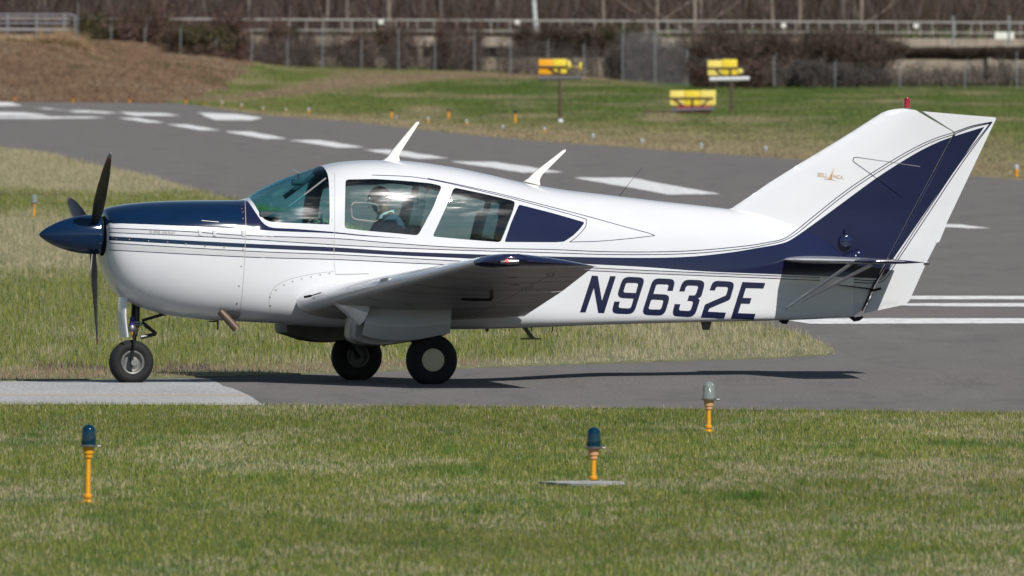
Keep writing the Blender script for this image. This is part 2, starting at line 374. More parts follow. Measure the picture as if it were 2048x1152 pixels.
fus = Skin()
def surf_obj(name, V, T, S, mats, midx, parent, off=0.0, mirror=True, thick=0.0):
    """triangles in (u,v) -> smooth mesh on skin S, near and far side together"""
    used, invd = np.unique(T, return_inverse=True); T = invd.reshape(T.shape); V = V[used]
    P, N = S.pos(V[:, 0], V[:, 1], off)
    a, b, c = P[T[:, 0]], P[T[:, 1]], P[T[:, 2]]; fn = np.cross(b-a, c-a); flip = (fn*N[T[:, 0]]).sum(1) < 0
    T = T.copy(); T[flip] = T[flip][:, ::-1]; ok = np.linalg.norm(fn, axis=1) > 1e-10; T = T[ok]; midx = np.asarray(midx)[ok]
    if mirror == 'far': P = P*[1, -1, 1]; N = N*[1, -1, 1]; T = T[:, ::-1]
    elif mirror:
        n = len(P); P = np.concatenate([P, P*[1, -1, 1]]); N = np.concatenate([N, N*[1, -1, 1]])
        T = np.concatenate([T, (T+n)[:, ::-1]]); midx = np.concatenate([midx, midx])
    return add_mesh(name, P, T, mats, parent, midx, True, N)
def fuv(p, step=None):
    """outline in px to (u,v), finely divided where the nose curves"""
    out = []
    for i in range(len(p)):
        a = np.array(p[i], float); b = np.array(p[(i+1) % len(p)], float); d = np.hypot(*(b-a)); st = 5 if min(a[0], b[0]) < 300 else 16; m = max(1, int(math.ceil(d/st)))
        if d > 350: m = 1
        for k in range(m): out.append(a+(b-a)*k/m)
    return fus.uv(np.array(out))
def close_top(poly_uv): 
    return np.concatenate([poly_uv, [[poly_uv[-1][0], 1.0], [poly_uv[0][0], 1.0]]])
def clampuv(a): a = a.copy(); a[:, 1] = np.clip(a[:, 1], 0, 1); a[:, 0] = np.clip(a[:, 0], SX[0], SX[-1]); return a
SC = (1.0, 1.7)
uv_cowl = close_top(np.concatenate([fus.uv(P_COWL)]))
uv_cowl = np.concatenate([fus.uv(P_COWL), [[SX[0], fus.uv([(219,446)])[0][1]], [SX[0], 1.0], [fus.uv([(491,401)])[0][0], 1.0]]])
uv_ws = close_top(fus.uv(W_SHIELD)[::1])
uv_w = [fuv(w_) for w_ in (WIN1, WIN2, WIN3)]
clip_px = lambda p: p[(p[:, 0] < 1712)]
uv_navy = fuv(np.clip(P_NAVY, None, [1705, 9e9])); uv_s = [fuv(silver1), fuv(silver2)]
def linesuv(Ls, S): 
    out = []
    for p, wd in Ls:
        p = [q for q in p if q[0] < 1706]
        out.append(fuv(strip(p, wd)))
    return out
uv_lines = linesuv(LINES, fus); uv_seams = linesuv(SEAMS, fus)
gu = np.concatenate([SX[0]+(SX[5]-SX[0])*np.linspace(0, 1, 20)**2, np.linspace(SX[5], SX[-1], 150)[1:]]); gv = np.linspace(0, 1, 41)
GP = np.array([(u, v) for u in gu for v in gv])
regs = [uv_cowl, uv_ws]+uv_w+[uv_navy]+uv_s+uv_lines+uv_seams
V, T = cdt(GP, [clampuv(r_) for r_ in regs], SC)
ctr = V[T].mean(1); mid = np.zeros(len(T), int)      # 0 white 1 navy 2 silver 3 seam 4 soot, -1.. windows
def mark(poly, val): mid[inside(ctr, clampuv(poly))] = val
cpx = proj(fus.pos(ctr[:, 0], ctr[:, 1])[0])
def markpx(poly, val): mid[inside(cpx, poly)] = val
markpx(silver1, 2); markpx(silver2, 2); mark(uv_cowl, 1); markpx(P_NAVY, 1)
for p_, w_ in LINES: markpx(strip(p_, w_), 1)
for l_ in uv_seams: mark(l_, 3)
mark(uv_w[2], 1)
mark(uv_ws, -1); mark(uv_w[0], -2); mark(uv_w[1], -3)
mats5 = [M['white'], M['navy'], M['silver'], M['seam']]
u_cowl = fus.uv([(489, 520)])[0][0]
is_cowl = (ctr[:, 0] < u_cowl)
sel = (mid >= 0) & ~is_cowl; fus_o = surf_obj('fuselage', V, T[sel], fus, mats5, mid[sel], plane)
sel = (mid >= 0) & is_cowl; cowl_o = surf_obj('engine_cowling', V, T[sel], fus, [M['white'], M['nose_navy'], M['silver'], M['seam']], mid[sel], plane)
def pane(name, poly, mat, bulge, side=None, S=None):
    """blown acrylic pane bulging slightly out of its opening"""
    lo, hi = poly.min(0), poly.max(0); gp = np.array([(a, b) for a in np.arange(lo[0], hi[0], .025) for b in np.arange(lo[1], hi[1], .007)])
    V_, T_ = cdt(gp, [poly], SC); T_ = T_[inside(V_[T_].mean(1), poly)]
    used, iv = np.unique(T_, return_inverse=True); T_ = iv.reshape(T_.shape); V_ = V_[used]; P, N = fus.pos(V_[:, 0], np.clip(V_[:, 1], 0, 1), -.004)
    a = (V_[:, 0]-lo[0])/(hi[0]-lo[0])*2-1; b = (V_[:, 1]-lo[1])/(hi[1]-lo[1])*2-1; P = P+N*(bulge*np.clip(1-a*a, 0, 1)*np.clip(1-b*b, 0, 1))[:, None]
    fn = np.cross(P[T_[:, 1]]-P[T_[:, 0]], P[T_[:, 2]]-P[T_[:, 0]]); fl = (fn*N[T_[:, 0]]).sum(1) < 0; T_[fl] = T_[fl][:, ::-1]
    if side == 'far': P = P*[1, -1, 1]; T_ = T_[:, ::-1]
    if side == 'both': n = len(P); P = np.concatenate([P, P*[1, -1, 1]]); T_ = np.concatenate([T_, (T_+n)[:, ::-1]])
    return add_mesh(name, P, T_, mat, plane, None, True)
ws_o = pane('windshield', clampuv(uv_ws), M['windshield'], 0.0, 'both')
win_o = [pane('cabin_window', clampuv(uv_w[i]), M['glass'], .030 if i == 0 else .012, sd) for i in (0, 1) for sd in (None, 'far')]
# inner lining of the cabin with the same openings
lin = Skin(-0.035)
a0, a1 = inv(500, 400)[0], inv(1060, 400)[0]
LG = np.array([(u, v) for u in np.linspace(a0, a1, 50) for v in np.linspace(0, 1, 31)])
LV, LT = cdt(LG, [clampuv(r_) for r_ in [uv_ws]+uv_w[:2]], SC); lc = LV[LT].mean(1)
keep = ~(inside(lc, uv_ws) | inside(lc, uv_w[0]) | inside(lc, uv_w[1])) & (lc[:, 0] > a0+.02) & (lc[:, 0] < a1)
surf_obj('cabin_lining', LV, LT[keep], lin, M['interior'], np.zeros(keep.sum(), int), plane)

def patch(polys_px, name, mat, parent, off=.002, S=None, holes=()):
    """painted marks laid on the near skin (even-odd of outlines)"""
    uvp = [fus.uv(dens(p, 6)) for p in polys_px]; allp = np.concatenate(uvp)
    lo, hi = allp.min(0), allp.max(0); gp = np.array([(a, b) for a in np.arange(lo[0], hi[0], .02) for b in np.arange(lo[1], hi[1], .006)])
    V_, T_ = cdt(gp, uvp, SC); c_ = V_[T_].mean(1); k = np.zeros(len(T_), int)
    for p in uvp: k += inside(c_, p)
    return surf_obj(name, V_, T_[k % 2 == 1], fus, mat, np.zeros((k % 2 == 1).sum(), int), parent, off, mirror=False)
def glyph(ox, oy, s, outline, r=0, *inner):
    o_ = [rounded([(ox+x/s, oy+y/s) for x, y in outline], r)] if r else [np.array([(ox+x/s, oy+y/s) for x, y in outline])]
    return o_+[rounded([(ox+x/s, oy+y/s) for x, y in q], 1.6) for q in inner]
def rg(ox, oy, s, items):
    """outline whose corners carry their own radius: (x,y[,r])"""
    out = []; m = len(items)
    for i in range(m):
        p0, p1, p2 = [np.array(items[j % m][:2], float)/s+[ox, oy] for j in (i-1, i, i+1)]
        r = (items[i][2] if len(items[i]) > 2 else 0)/s
        if r == 0: out.append(p1); continue
        a = p0-p1; b = p2-p1; la, lb = np.hypot(*a), np.hypot(*b); rr = min(r, la*.49, lb*.49)
        for k in range(5):
            t = k/4; out.append((1-t)**2*(p1+a/la*rr)+2*t*(1-t)*p1+t*t*(p1+b/lb*rr))
    return np.array(out)
A = (1150, 535, 10.24); B = (1340, 540, 10.24)
G = []
G.append(rg(*A, [(345,165),(465,172),(550,680),(720,175),(835,180),(595,933),(475,930),(385,418),(215,920),(100,918)]))
G.append(rg(*A, [(985,185,130),(1440,205,130),(1200,958,130),(740,940,130),(805,695),(918,698),(885,825,50),(1140,840,60),(1198,638),(845,620,140)]))
G.append(rg(*A, [(1045,312,45),(1300,320,45),(1243,522),(985,512,45)]))
G.append(rg(*A, [(1600,215,130),(2060,238,130),(1998,480),(1885,475),(1925,350,50),(1665,340,50),(1605,540),(1955,555,130),(1830,985,130),(1360,968,130)]))
G.append(rg(*A, [(1560,655,40),(1815,668,40),(1758,862,45),(1500,855,45)]))
G.append(rg(*B, [(270,192,130),(730,212,140),(640,545,100),(572,583),(612,610,110),(500,962,130),(30,945,130),(95,697),(212,700),(175,828,50),(420,840,60),(478,640,50),(352,632),(390,518),(520,522,50),(585,325,50),(330,315,60),(298,440),(185,437)]))
G.append(rg(*B, [(880,217,130),(1335,240,130),(1225,610,40),(800,790,30),(778,853),(1145,872),(1108,990),(630,970),(712,708,30),(1148,518,30),(1195,348,50),(945,340,50),(918,420),(808,415)]))
G.append(rg(*B, [(1480,245),(1950,265),(1912,380),(1552,370),(1490,570),(1668,575),(1632,692),(1455,688),(1392,882),(1752,898),(1718,1015),(1245,992)]))
reg_mark = patch(G, 'registration_number', M['navy'], fus_o, .0022)

def text_px(name, body, org, right, height, mat, parent, mapper, sp=1.0, shear=0.0):
    """lettering converted to mesh and laid on a surface; org/right in px, height in px"""
    cu = bpy.data.curves.new(name, 'FONT'); cu.body = body; cu.space_character = sp; cu.shear = shear
    to = bpy.data.objects.new(name, cu); sc.collection.objects.link(to); bpy.context.view_layer.update()
    me = to.evaluated_get(bpy.context.evaluated_depsgraph_get()).to_mesh()
    vv = np.array([v.co[:2] for v in me.vertices]); ff = [tuple(p.vertices) for p in me.polygons]; to.to_mesh_clear()
    bpy.data.objects.remove(to); lo, hi = vv.min(0), vv.max(0); vv = (vv-lo)/(hi-lo)
    o_, r_ = np.array(org, float), np.array(right, float); px = o_+(r_-o_)*vv[:, :1]+np.array([0, -height])*vv[:, 1:]
    return add_mesh(name, mapper(px), ff, mat, parent)
def fus_map(px, off=.002): 
    q = fus.uv(px); return fus.pos(q[:, 0], q[:, 1], off)[0]
text_px('model_lettering', 'SUPER VIKING', (298, 468.5), (350, 471.5), 8, M['greytext'], cowl_o, fus_map, 1.0, .2)

# --- rivets and fasteners on the skin
def studs(name, pts, r, mat, parent, mapper=fus_map):
    P3 = mapper(np.array(pts, float)); uvq = fus.uv(pts); N3 = fus.pos(uvq[:, 0], uvq[:, 1])[1]
    for p, n in zip(P3, N3): mb = MB(); p = Vector(p); n = Vector(n); mb.tube([p-n*.003, p+n*.001, p+n*.003], [r, r, r*.5], 7); mb.build(name, mat, parent)
studs('fastener', [(233,477.5),(259,479),(297,482),(335,484.5),(372,488),(410,492.5),(448,495),(486,498.5),(486,424),(483.6,417.5),(486,437),(482.5,532.5),(478,571.5),(474,606)], .0065, M['bolt'], cowl_o)
studs('rivet', [(541,611),(540,594),(552,579.5),(568,569.5),(585.5,562.5),(603.4,557.5),(622,553.5),(640.5,549.5),(659,546.5)], .006, M['bolt'], fus_o)
studs('screw', [(664,y) for y in (347,362,375,391,408,424,440)]+[(664,470),(664,482)], .0032, M['seam'], fus_o)
# hinge lugs and small vents on the cowling
for q in ((400,466),(429,466.5),(487,467)):
    mb = MB(); p = Vector(fus_map([q])[0]); mb.box(p, (.03, .02, .05), .006); mb.build('cowl_latch', M['white'], cowl_o)
mb = MB(); p = fus_map(np.array([(403,441.5),(437,444.5)])); mb.tube(list(p), .004, 6); mb.build('access_flap_hinge', M['steel'], cowl_o)
# --- nose face with dark inlet ring, spinner, propeller
X0 = SX[0]; zc = float(inv(204, 472)[1])
mb = MB(); P = fus.P[1]; ring = [Vector(p) for p in P]+[Vector((p[0], -p[1], p[2])) for p in P[::-1][1:-1]]
c_ = sum(ring, Vector())/len(ring); back = [c_+(p-c_)*.97+Vector((.10, 0, 0)) for p in ring]
n = len(ring); mb.add(ring+back+[c_+Vector((.10, 0, 0))], [[k, (k+1) % n, n+(k+1) % n, n+k] for k in range(n)]+[[n+k, n+(k+1) % n, 2*n] for k in range(n)])
mb.build('cooling_inlet', M['dark'], cowl_o)
hubx = float(inv(184, 469)[0]); hz = float(inv(184, 470)[1]); tipx = float(inv(77.5, 467)[0]); bx = float(inv(201, 470)[0])-.012
LN = bx-tipx; prof = []
for k in range(26):
    t = k/25; prof.append((.168*math.sin(math.pi/2*min(1, t/.93)**.80)**.92 if t > 0 else .0005, tipx+LN*t))
prof += [(.166, bx+.003), (.05, bx+.004)]
zt0 = hz+.004
mb = MB(); mb.lathe(prof, (0, 0, 0), 'X', 64)
for v in mb.v: v.z += zt0
spin = mb.build('spinner', M['nose_navy'], plane, angle=50)
mb = MB(); mb.lathe([(.15, bx+.003), (.15, bx+.06), (.02, bx+.06)], (0, 0, zt0), 'X', 32); mb.build('spinner_backplate', M['dark'], spin)
for k in range(14):
    mb = MB(); a = 2*math.pi*k/14; c = Vector((bx-.02, .1665*math.cos(a), zt0+.1665*math.sin(a))); mb.tube([c, c+Vector((0, .004*math.cos(a), .004*math.sin(a)))], .005, 6); mb.build('spinner_screw', M['steel'], spin)
def blade(theta):
    """theta from straight up towards the near wing"""
    mb = MB(); ns = 16; rings = []; RAD = 1.015
    for i in range(ns+1):
        t = i/ns; r = .10+(RAD-.10)*t
        ch = np.interp(t, [0, .10, .25, .5, .75, .92, 1], [.055, .075, .115, .130, .110, .070, .035]); th = np.interp(t, [0, .1, .3, 1], [.05, .042, .022, .008])
        pit = R(np.interp(t, [0, .2, .5, 1], [52, 44, 28, 17]))
        sec = []
        for k in range(14):
            a = 2*math.pi*k/14; cx_, cy_ = ch/2*math.cos(a), th/2*math.sin(a)
            x = cx_*math.sin(pit)+cy_*math.cos(pit); y = -cx_*math.cos(pit)+cy_*math.sin(pit); sec.append(Vector((x, y, r)))
        rings.append(sec)
    m3 = Matrix.Rotation(theta, 3, 'X'); b = []
    for sec in rings: b += [m3 @ p+Vector((hubx, 0, zt0)) for p in sec]
    for i in range(ns):
        mb.mi = 2 if i >= ns-1 else (1 if i == ns-2 else 0)
        mb.add(b[i*14:(i+2)*14], [[k, (k+1) % 14, 14+(k+1) % 14, 14+k] for k in range(14)])
    mb.mi = 2; mb.add(b[ns*14:], [list(range(14))]); 
    return mb.build('propeller_blade', [M['prop'], M['redpaint'], M['tippaint']], plane)
# rotation about +X by theta moves +Z towards -Y (the near side)
for th_ in (47, 167, -73): blade(R(th_))

# --- fin and rudder (thin symmetric sections traced in profile)
FIN = np.array(g((1448,420),(1463,416.6),(1500,392),(1540,364.5),(1600,327),(1650,297),(1700,266.5),(1730,247),(1752,233),(1764,225.5),(1776,221),(1790,218.3),(1804,217),(1828,219.5),(1833,221),(1852,232.5),(1904.5,262.8),(1907.5,266),(1775,515),(1722,622),(1708,632),(1690,632.5),(1640,600),(1560,500)))
RUD = np.array(g((1845.5,222.5),(1920,229),(1988,234.5),(1992.5,236),(1991,240),(1891,451),(1853,525),(1819,601),(1813,607),(1801,611),(1728,626.5),(1780,517),(1911.5,268.5),(1909.5,264)))
def fin_t(px, py, tmax):
    """half thickness from position between leading edge and rudder trailing edge"""
    le = np.interp(py, [217, 225, 266, 327, 416, 640], [1790, 1764, 1700, 1600, 1463, 1380]); te = np.interp(py, [222, 236, 451, 525, 604, 630], [1992, 1992, 1891, 1853, 1817, 1727])
    s_ = np.clip((px-le)/(te-le), 1e-4, 1); t = tmax*2.6*(.2969*np.sqrt(s_)-.126*s_-.3516*s_**2+.2843*s_**3-.1015*s_**4)/.26
    return np.maximum(t, .003)
def finP(px, tmax=.045, off=0.0):
    px = np.asarray(px, float); t = fin_t(px[:, 0], px[:, 1], tmax)+off; Y = -t; x, z = inv(px[:, 0], px[:, 1], Y); return np.stack([x, Y, z], 1)
def finskin(name, outline, tm):
    lp = [dens(outline, 8)]; 
    paints = [P_NAVY]; lines = [strip(p, wd) for p, wd in LINES[:2]+LINES_TAIL]
    lo, hi = outline.min(0), outline.max(0); gp = np.array([(x, y) for x in np.arange(lo[0]-2, hi[0]+3, 9) for y in np.arange(lo[1]-2, hi[1]+3, 9)])
    gp = gp[inside(gp, outline)]
    V_, T_ = cdt(gp, lp+[p for p in paints]+lines); c_ = V_[T_].mean(1); k = inside(c_, outline); T_ = T_[k]; c_ = c_[k]
    m_ = np.zeros(len(T_), int); m_[inside(c_, P_NAVY)] = 1
    for l_ in lines: m_[inside(c_, l_)] = 1
    used, iv = np.unique(T_, return_inverse=True); T_ = iv.reshape(T_.shape); V_ = V_[used]
    P_ = finP(V_, tm); e = .5
    dx = finP(V_+[e, 0], tm)-finP(V_-[e, 0], tm); dy = finP(V_+[0, e], tm)-finP(V_-[0, e], tm); N_ = np.cross(dx, dy); N_ /= np.linalg.norm(N_, axis=1, keepdims=True)
    N_[N_[:, 1] > 0] *= -1
    fn = np.cross(P_[T_[:, 1]]-P_[T_[:, 0]], P_[T_[:, 2]]-P_[T_[:, 0]]); fl = (fn*N_[T_[:, 0]]).sum(1) < 0; T_[fl] = T_[fl][:, ::-1]
    n_ = len(P_); PF = np.concatenate([P_, P_*[1, -1, 1]]); NF = np.concatenate([N_, N_*[1, -1, 1]]); TF = np.concatenate([T_, (T_+n_)[:, ::-1]]); mf = np.concatenate([m_, m_])
    # rim closing the two halves
    q = dens(outline, 8); rp = finP(q, tm); b0 = len(PF); PF = np.concatenate([PF, rp, rp*[1, -1, 1]]); NF = np.concatenate([NF, np.zeros((2*len(q), 3))]); m = len(q)
    ctr_ = rp.mean(0); rn = rp-ctr_; rn[:, 1] = 0; rn /= np.linalg.norm(rn, axis=1, keepdims=True); NF[b0:b0+m] = rn; NF[b0+m:] = rn
    faces = [tuple(f) for f in TF]+[(b0+i, b0+(i+1) % m, b0+m+(i+1) % m, b0+m+i) for i in range(m)]; mf = np.concatenate([mf, np.zeros(m, int)])
    return add_mesh(name, PF, faces, mats5, plane, mf, True, NF)
fin_o = finskin('tail_fin', FIN, .045); rud_o = finskin('rudder', RUD, .036)
fmap = lambda px, off=.003: finP(px, .045, off)
text_px('maker_lettering', 'BELL', (1635.5, 353.0), (1655.5, 355.0), 8.0, M['gold'], fin_o, fmap)
text_px('maker_lettering', 'NCA', (1667, 356.0), (1686.5, 358.8), 7.0, M['gold'], fin_o, fmap)
sail = [np.array([(1600+x/16.46, 320+y/16.46) for x, y in p]) for p in ([(1145,215),(1085,400),(1055,640),(930,622),(1050,410)], [(800,612),(900,625),(1050,640),(1260,690),(1050,655),(900,642),(795,630)])]
for p in sail: add_mesh('sail_emblem', fmap(p), [list(range(len(p)))], M['gold'], fin_o)
# beacon, antennas, hinge hardware on the tail
mb = MB(); a = L(1814, 219, 0); h_ = .094
mb.mi = 0; mb.lathe([(.036, 0), (.036, .012), (.03, .014)], a, 'Z', 24); mb.mi = 1; mb.lathe([(.031, .012), (.029, .05), (.026, h_*.98), (.022, h_+.006), (.001, h_+.007)], a, 'Z', 24)
M['beacon'] = pbr('red_beacon_glass', (.30, .008, .012), .12, coat=1); beacon = mb.build('beacon', [M['steel'], M['beacon']], fin_o)
for s in (-1, 1):
    a = L(1707, 315, -.03); tip = L(1840, 333, -.32); a2 = a+Vector((0, -.045, 0)); pts = [a, a2, a2+Vector((.02, -.02, .001)), tip]
    if s == 1: pts = [Vector((p.x, -p.y, p.z)) for p in pts]
    mb = MB(); mb.tube(pts, [.006, .005, .004, .003], 6); mb.tube([pts[0]-Vector((0, s*.01, 0)), pts[0]+Vector((0, s*.012, 0))], .014, 10); mb.build('navigation_antenna', M['steel'], fin_o)
mb = MB(); c = Vector(fmap(np.array([(1691, 482)]))[0]); c.y = -.075
mb.lathe([(.001, -.012), (.03, -.010), (.052, -.004), (.058, 0.002), (.060, .05)], c, 'Y', 24)
mb.tube([c+Vector((0, .016, .05)), c+Vector((0, .026, .10))], .014, 8); mb.build('tail_blister', M['navy'], fus_o)
q = [L(1688, 512, -.16), L(1726, 497, -.10), L(1727, 515, -.16), L(1688, 515, -.17)]; mb = MB(); mb.prism(q, [p+Vector((0, .02, 0)) for p in q])
for x, y in ((1711, 511), (1717, 505)): p = L(x, y, -.16); mb.mi = 1; mb.tube([p, p-Vector((0, .012, 0))], .006, 8)
mb.build('stabiliser_bracket', [M['navy'], M['white']], fus_o)
mb = MB(); mb.tube([L(1848, 525, 0), L(1856, 525.5, 0), L(1859, 526, 0)], [.02, .02, .012], 12); mb.build('tail_lamp', M['steel'], rud_o)
q = [(1893, 449), (1878.5, 484), (1872, 486), (1869, 482), (1886, 449)]; mb = MB(); mb.prism([L(*p, -.006) for p in q], [L(*p, .006) for p in q]); mb.build('trim_tab', M['white'], rud_o)
mb = MB(); mb.tube([L(1908.5, 270, -.020), L(1777, 517, -.030)], .009, 8); mb.tube([L(1776, 522, -.03), L(1745, 575, -.03), L(1724, 622, -.025)], .007, 6); mb.build('rudder_hinge', M['navy'], fin_o)
mb = MB(); mb.tube([L(1672, 569, -.12), L(1735, 577, -.075), L(1752, 580, -.07)], [.003, .007, .009], 6); mb.tube([L(1740, 582, -.06), L(1762, 577, -.06)], .012, 6); mb.tube([L(1748, 560, -.06), L(1737, 600, -.05), L(1725, 620, -.04)], .004, 5); mb.build('rudder_cable', M['blackmetal'], rud_o)

# --- wings
def naca(t, m_, x):
    yt = 5*t*(.2969*np.sqrt(x)-.126*x-.3516*x**2+.2843*x**3-.1036*x**4); p = .35
    yc = np.where(x < p, m_/p**2*(2*p*x-x*x), m_/(1-p)**2*((1-2*p)+2*p*x-x*x)); return yc+yt, yc-yt
WST = [  # Y, LE px, TE px, thickness, camber
 (-.30, (640, 602), (1052, 636), .14, .03), (-.48, (590, 605), (1050, 634), .17, .03), (-.60, (596, 606.5), (1047, 632), .165, .025), (-.75, (610, 604.5), (1058, 626), .155, .022),
 (-2.90, (781, 564.5), (1124, 583), .14, .022), (-5.00, (950, 524), (1188, 533), .115, .022)]
WK = [(y, L(*le, y), L(*te, y), t, c) for y, le, te, t, c in WST]
WK += [(-5.00-d, WK[-1][1]+Vector((.012*k, -d, .004*k)), WK[-1][2]+Vector((-.003*k, -d, 0)), .115*math.sqrt(max(0, 1-k*k)) if k < 1 else .004, .022) for d, k in ((.07, .35), (.13, .65), (.175, .86), (.20, .96), (.21, .995))]
WY = np.array([-k[0] for k in WK])
def wing_at(y):
    def ip(f): return np.interp(-y, WY, [f(k) for k in WK])
    le = Vector((ip(lambda k: k[1].x), y, ip(lambda k: k[1].z))); te = Vector((ip(lambda k: k[2].x), y, ip(lambda k: k[2].z)))
    return le, te, float(ip(lambda k: k[3])), float(ip(lambda k: k[4]))
def wing_piece(name, ys, xa, xb, side, mats, parent, capmat=None, drop=0.0):
    n = 18; t = np.linspace(0, 1, n); xs = xa+(xb-xa)*((1-np.cos(t*math.pi))/2 if xa == 0 else t)
    if xa == 0: xs = xb*(t**1.8)
    V_ = []; NP = 2*n-1 if xa == 0 else 2*n
    for y in ys:
        le, te, th, cm = wing_at(y); ch = te-le; up, lo = naca(th, cm, xs); c = ch.length; upv = Vector((0, 0, 1))
        pu = [le+ch*float(x)+upv*float(u)*c for x, u in zip(xs, up)]; pl = [le+ch*float(x)+upv*float(l_)*c for x, l_ in zip(xs, lo)]
        V_ += pl[::-1]+(pu[1:] if xa == 0 else pu)
    if side == 1: V_ = [Vector((v.x, -v.y, v.z)) for v in V_]
    mb = MB()
    for i in range(len(ys)-1):
        cap_ = capmat and ys[i+1] < capmat
        mb.mi = 1 if cap_ else 0; lo_ = n-1 if xa == 0 else n-1; nl_ = int(n*.80) if xa == 0 else n-1
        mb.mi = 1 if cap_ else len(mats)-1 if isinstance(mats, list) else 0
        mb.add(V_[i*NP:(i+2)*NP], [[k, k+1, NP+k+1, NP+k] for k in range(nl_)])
        mb.mi = 1 if cap_ else 0
        mb.add(V_[i*NP:(i+2)*NP], [[k, (k+1) % NP, NP+(k+1) % NP, NP+k] for k in range(nl_, NP)])
    mb.mi = 1 if capmat else 0
    mb.add(V_[:NP], [list(range(NP))[::-1]]); mb.add(V_[-NP:], [list(range(NP))])
    return mb.build(name, mats, parent, angle=35)
ysw = list(np.linspace(-.30, -.75, 10))+list(np.linspace(-.9, -4.93, 24))+[-4.96, -4.985, -5.0, -5.035, -5.07, -5.1, -5.13, -5.155, -5.175, -5.19, -5.20, -5.207, -5.21]
M['wing_under'] = M['white']
for side in (-1, 1):
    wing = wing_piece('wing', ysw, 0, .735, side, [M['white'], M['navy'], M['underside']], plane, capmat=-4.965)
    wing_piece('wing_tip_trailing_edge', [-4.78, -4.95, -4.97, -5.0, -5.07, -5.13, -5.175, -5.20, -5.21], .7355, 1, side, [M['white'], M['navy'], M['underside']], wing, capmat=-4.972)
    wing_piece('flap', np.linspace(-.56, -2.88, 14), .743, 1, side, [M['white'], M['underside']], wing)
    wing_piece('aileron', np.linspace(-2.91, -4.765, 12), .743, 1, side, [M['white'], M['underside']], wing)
    def wp(y, x, up=False, off=0.0):
        le, te, th, cm = wing_at(y); u_, l_ = naca(th, cm, np.array([x])); c = te-le
        p = le+c*x+Vector((0, 0, (float(u_[0]) if up else float(l_[0]))*c.length+off)); return Vector((p.x, p.y if side == -1 else -p.y, p.z))
    for y in (-.95, -2.0, -3.35, -4.45):
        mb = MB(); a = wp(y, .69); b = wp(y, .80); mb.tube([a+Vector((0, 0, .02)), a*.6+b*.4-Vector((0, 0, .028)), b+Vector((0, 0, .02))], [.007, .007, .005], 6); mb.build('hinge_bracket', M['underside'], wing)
    for y, x in ((-1.9, .3), (-2.5, .55), (-3.3, .3), (-3.6, .62), (-4.2, .5)): 
        mb = MB(); p = wp(y, x, off=.001); mb.lathe([(.001, -.003), (.045, -.002), (.047, .004)], p, 'Z', 14); mb.build('inspection_cover', M['soot'], wing)
    mb = MB()       # nav light pod: dark housing with clear lens
    s = side; yt = -5.215 if s == -1 else 5.215
    c = wp(-5.18, .25, True); base = Vector((c.x, yt, c.z-.030)); base.y = yt
    mb.mi = 0; mb.tube([base+Vector((-.14, -s*-.02, -.005)), base+Vector((-.06, s*.0, .016)), base+Vector((.06, s*.0, .020)), base+Vector((.13, -s*.01, .016))], [.010, .038, .040, .028], 12)
    mb.mi = 1; mb.tube([base+Vector((-.10, s*.026, -.008)), base+Vector((-.03, s*.034, -.006)), base+Vector((.05, s*.030, -.004))], [.012, .026, .020], 12)
    pod = mb.build('navigation_light', [M['navy'], M['steel']], wing)
    if s == -1:
        mb = MB(); mb.lathe([(.001, -.012), (.010, -.009), (.012, 0), (.008, .008), (.001, .010)], base+Vector((-.05, s*.060, .004)), 'Y', 12)
        M['redlamp'] = pbr('lit_red_lamp', (.8, .02, .02), .3, emit=((1, .03, .03), 9)); mb.build('red_lamp', M['redlamp'], pod)
    # stall strip, vent slot, landing light window on the leading edge
    if s == -1:
        mb = MB(); a = L(609, 594, -.84); b = L(622, 591.5, -.9); c2 = L(642, 585.5, -1.15)
        mb.tube([a, b], .011, 6); mb.tube([b, c2], .005, 6); mb.build('leading_edge_slot', M['dark'], wing)
    mb = MB(); a = wp(-2.62, .012, True, .003); b = wp(-2.82, .012, True, .003); mb.tube([a, b], .014, 6); mb.build('landing_light_window', M['steel'], wing)
    mb = MB(); a = wp(-3.15, .55); mb.box(a+Vector((0, 0, -.03)), (.03, .03, .08), .006); mb.tube([a+Vector((0, 0, -.07)), a+Vector((-.04, 0, -.075)), a+Vector((-.22, 0, -.072)), a+Vector((-.26, 0, -.07))], [.014, .012, .012, .008], 8)
    mb.build('pitot_tube', M['blackmetal'], wing)

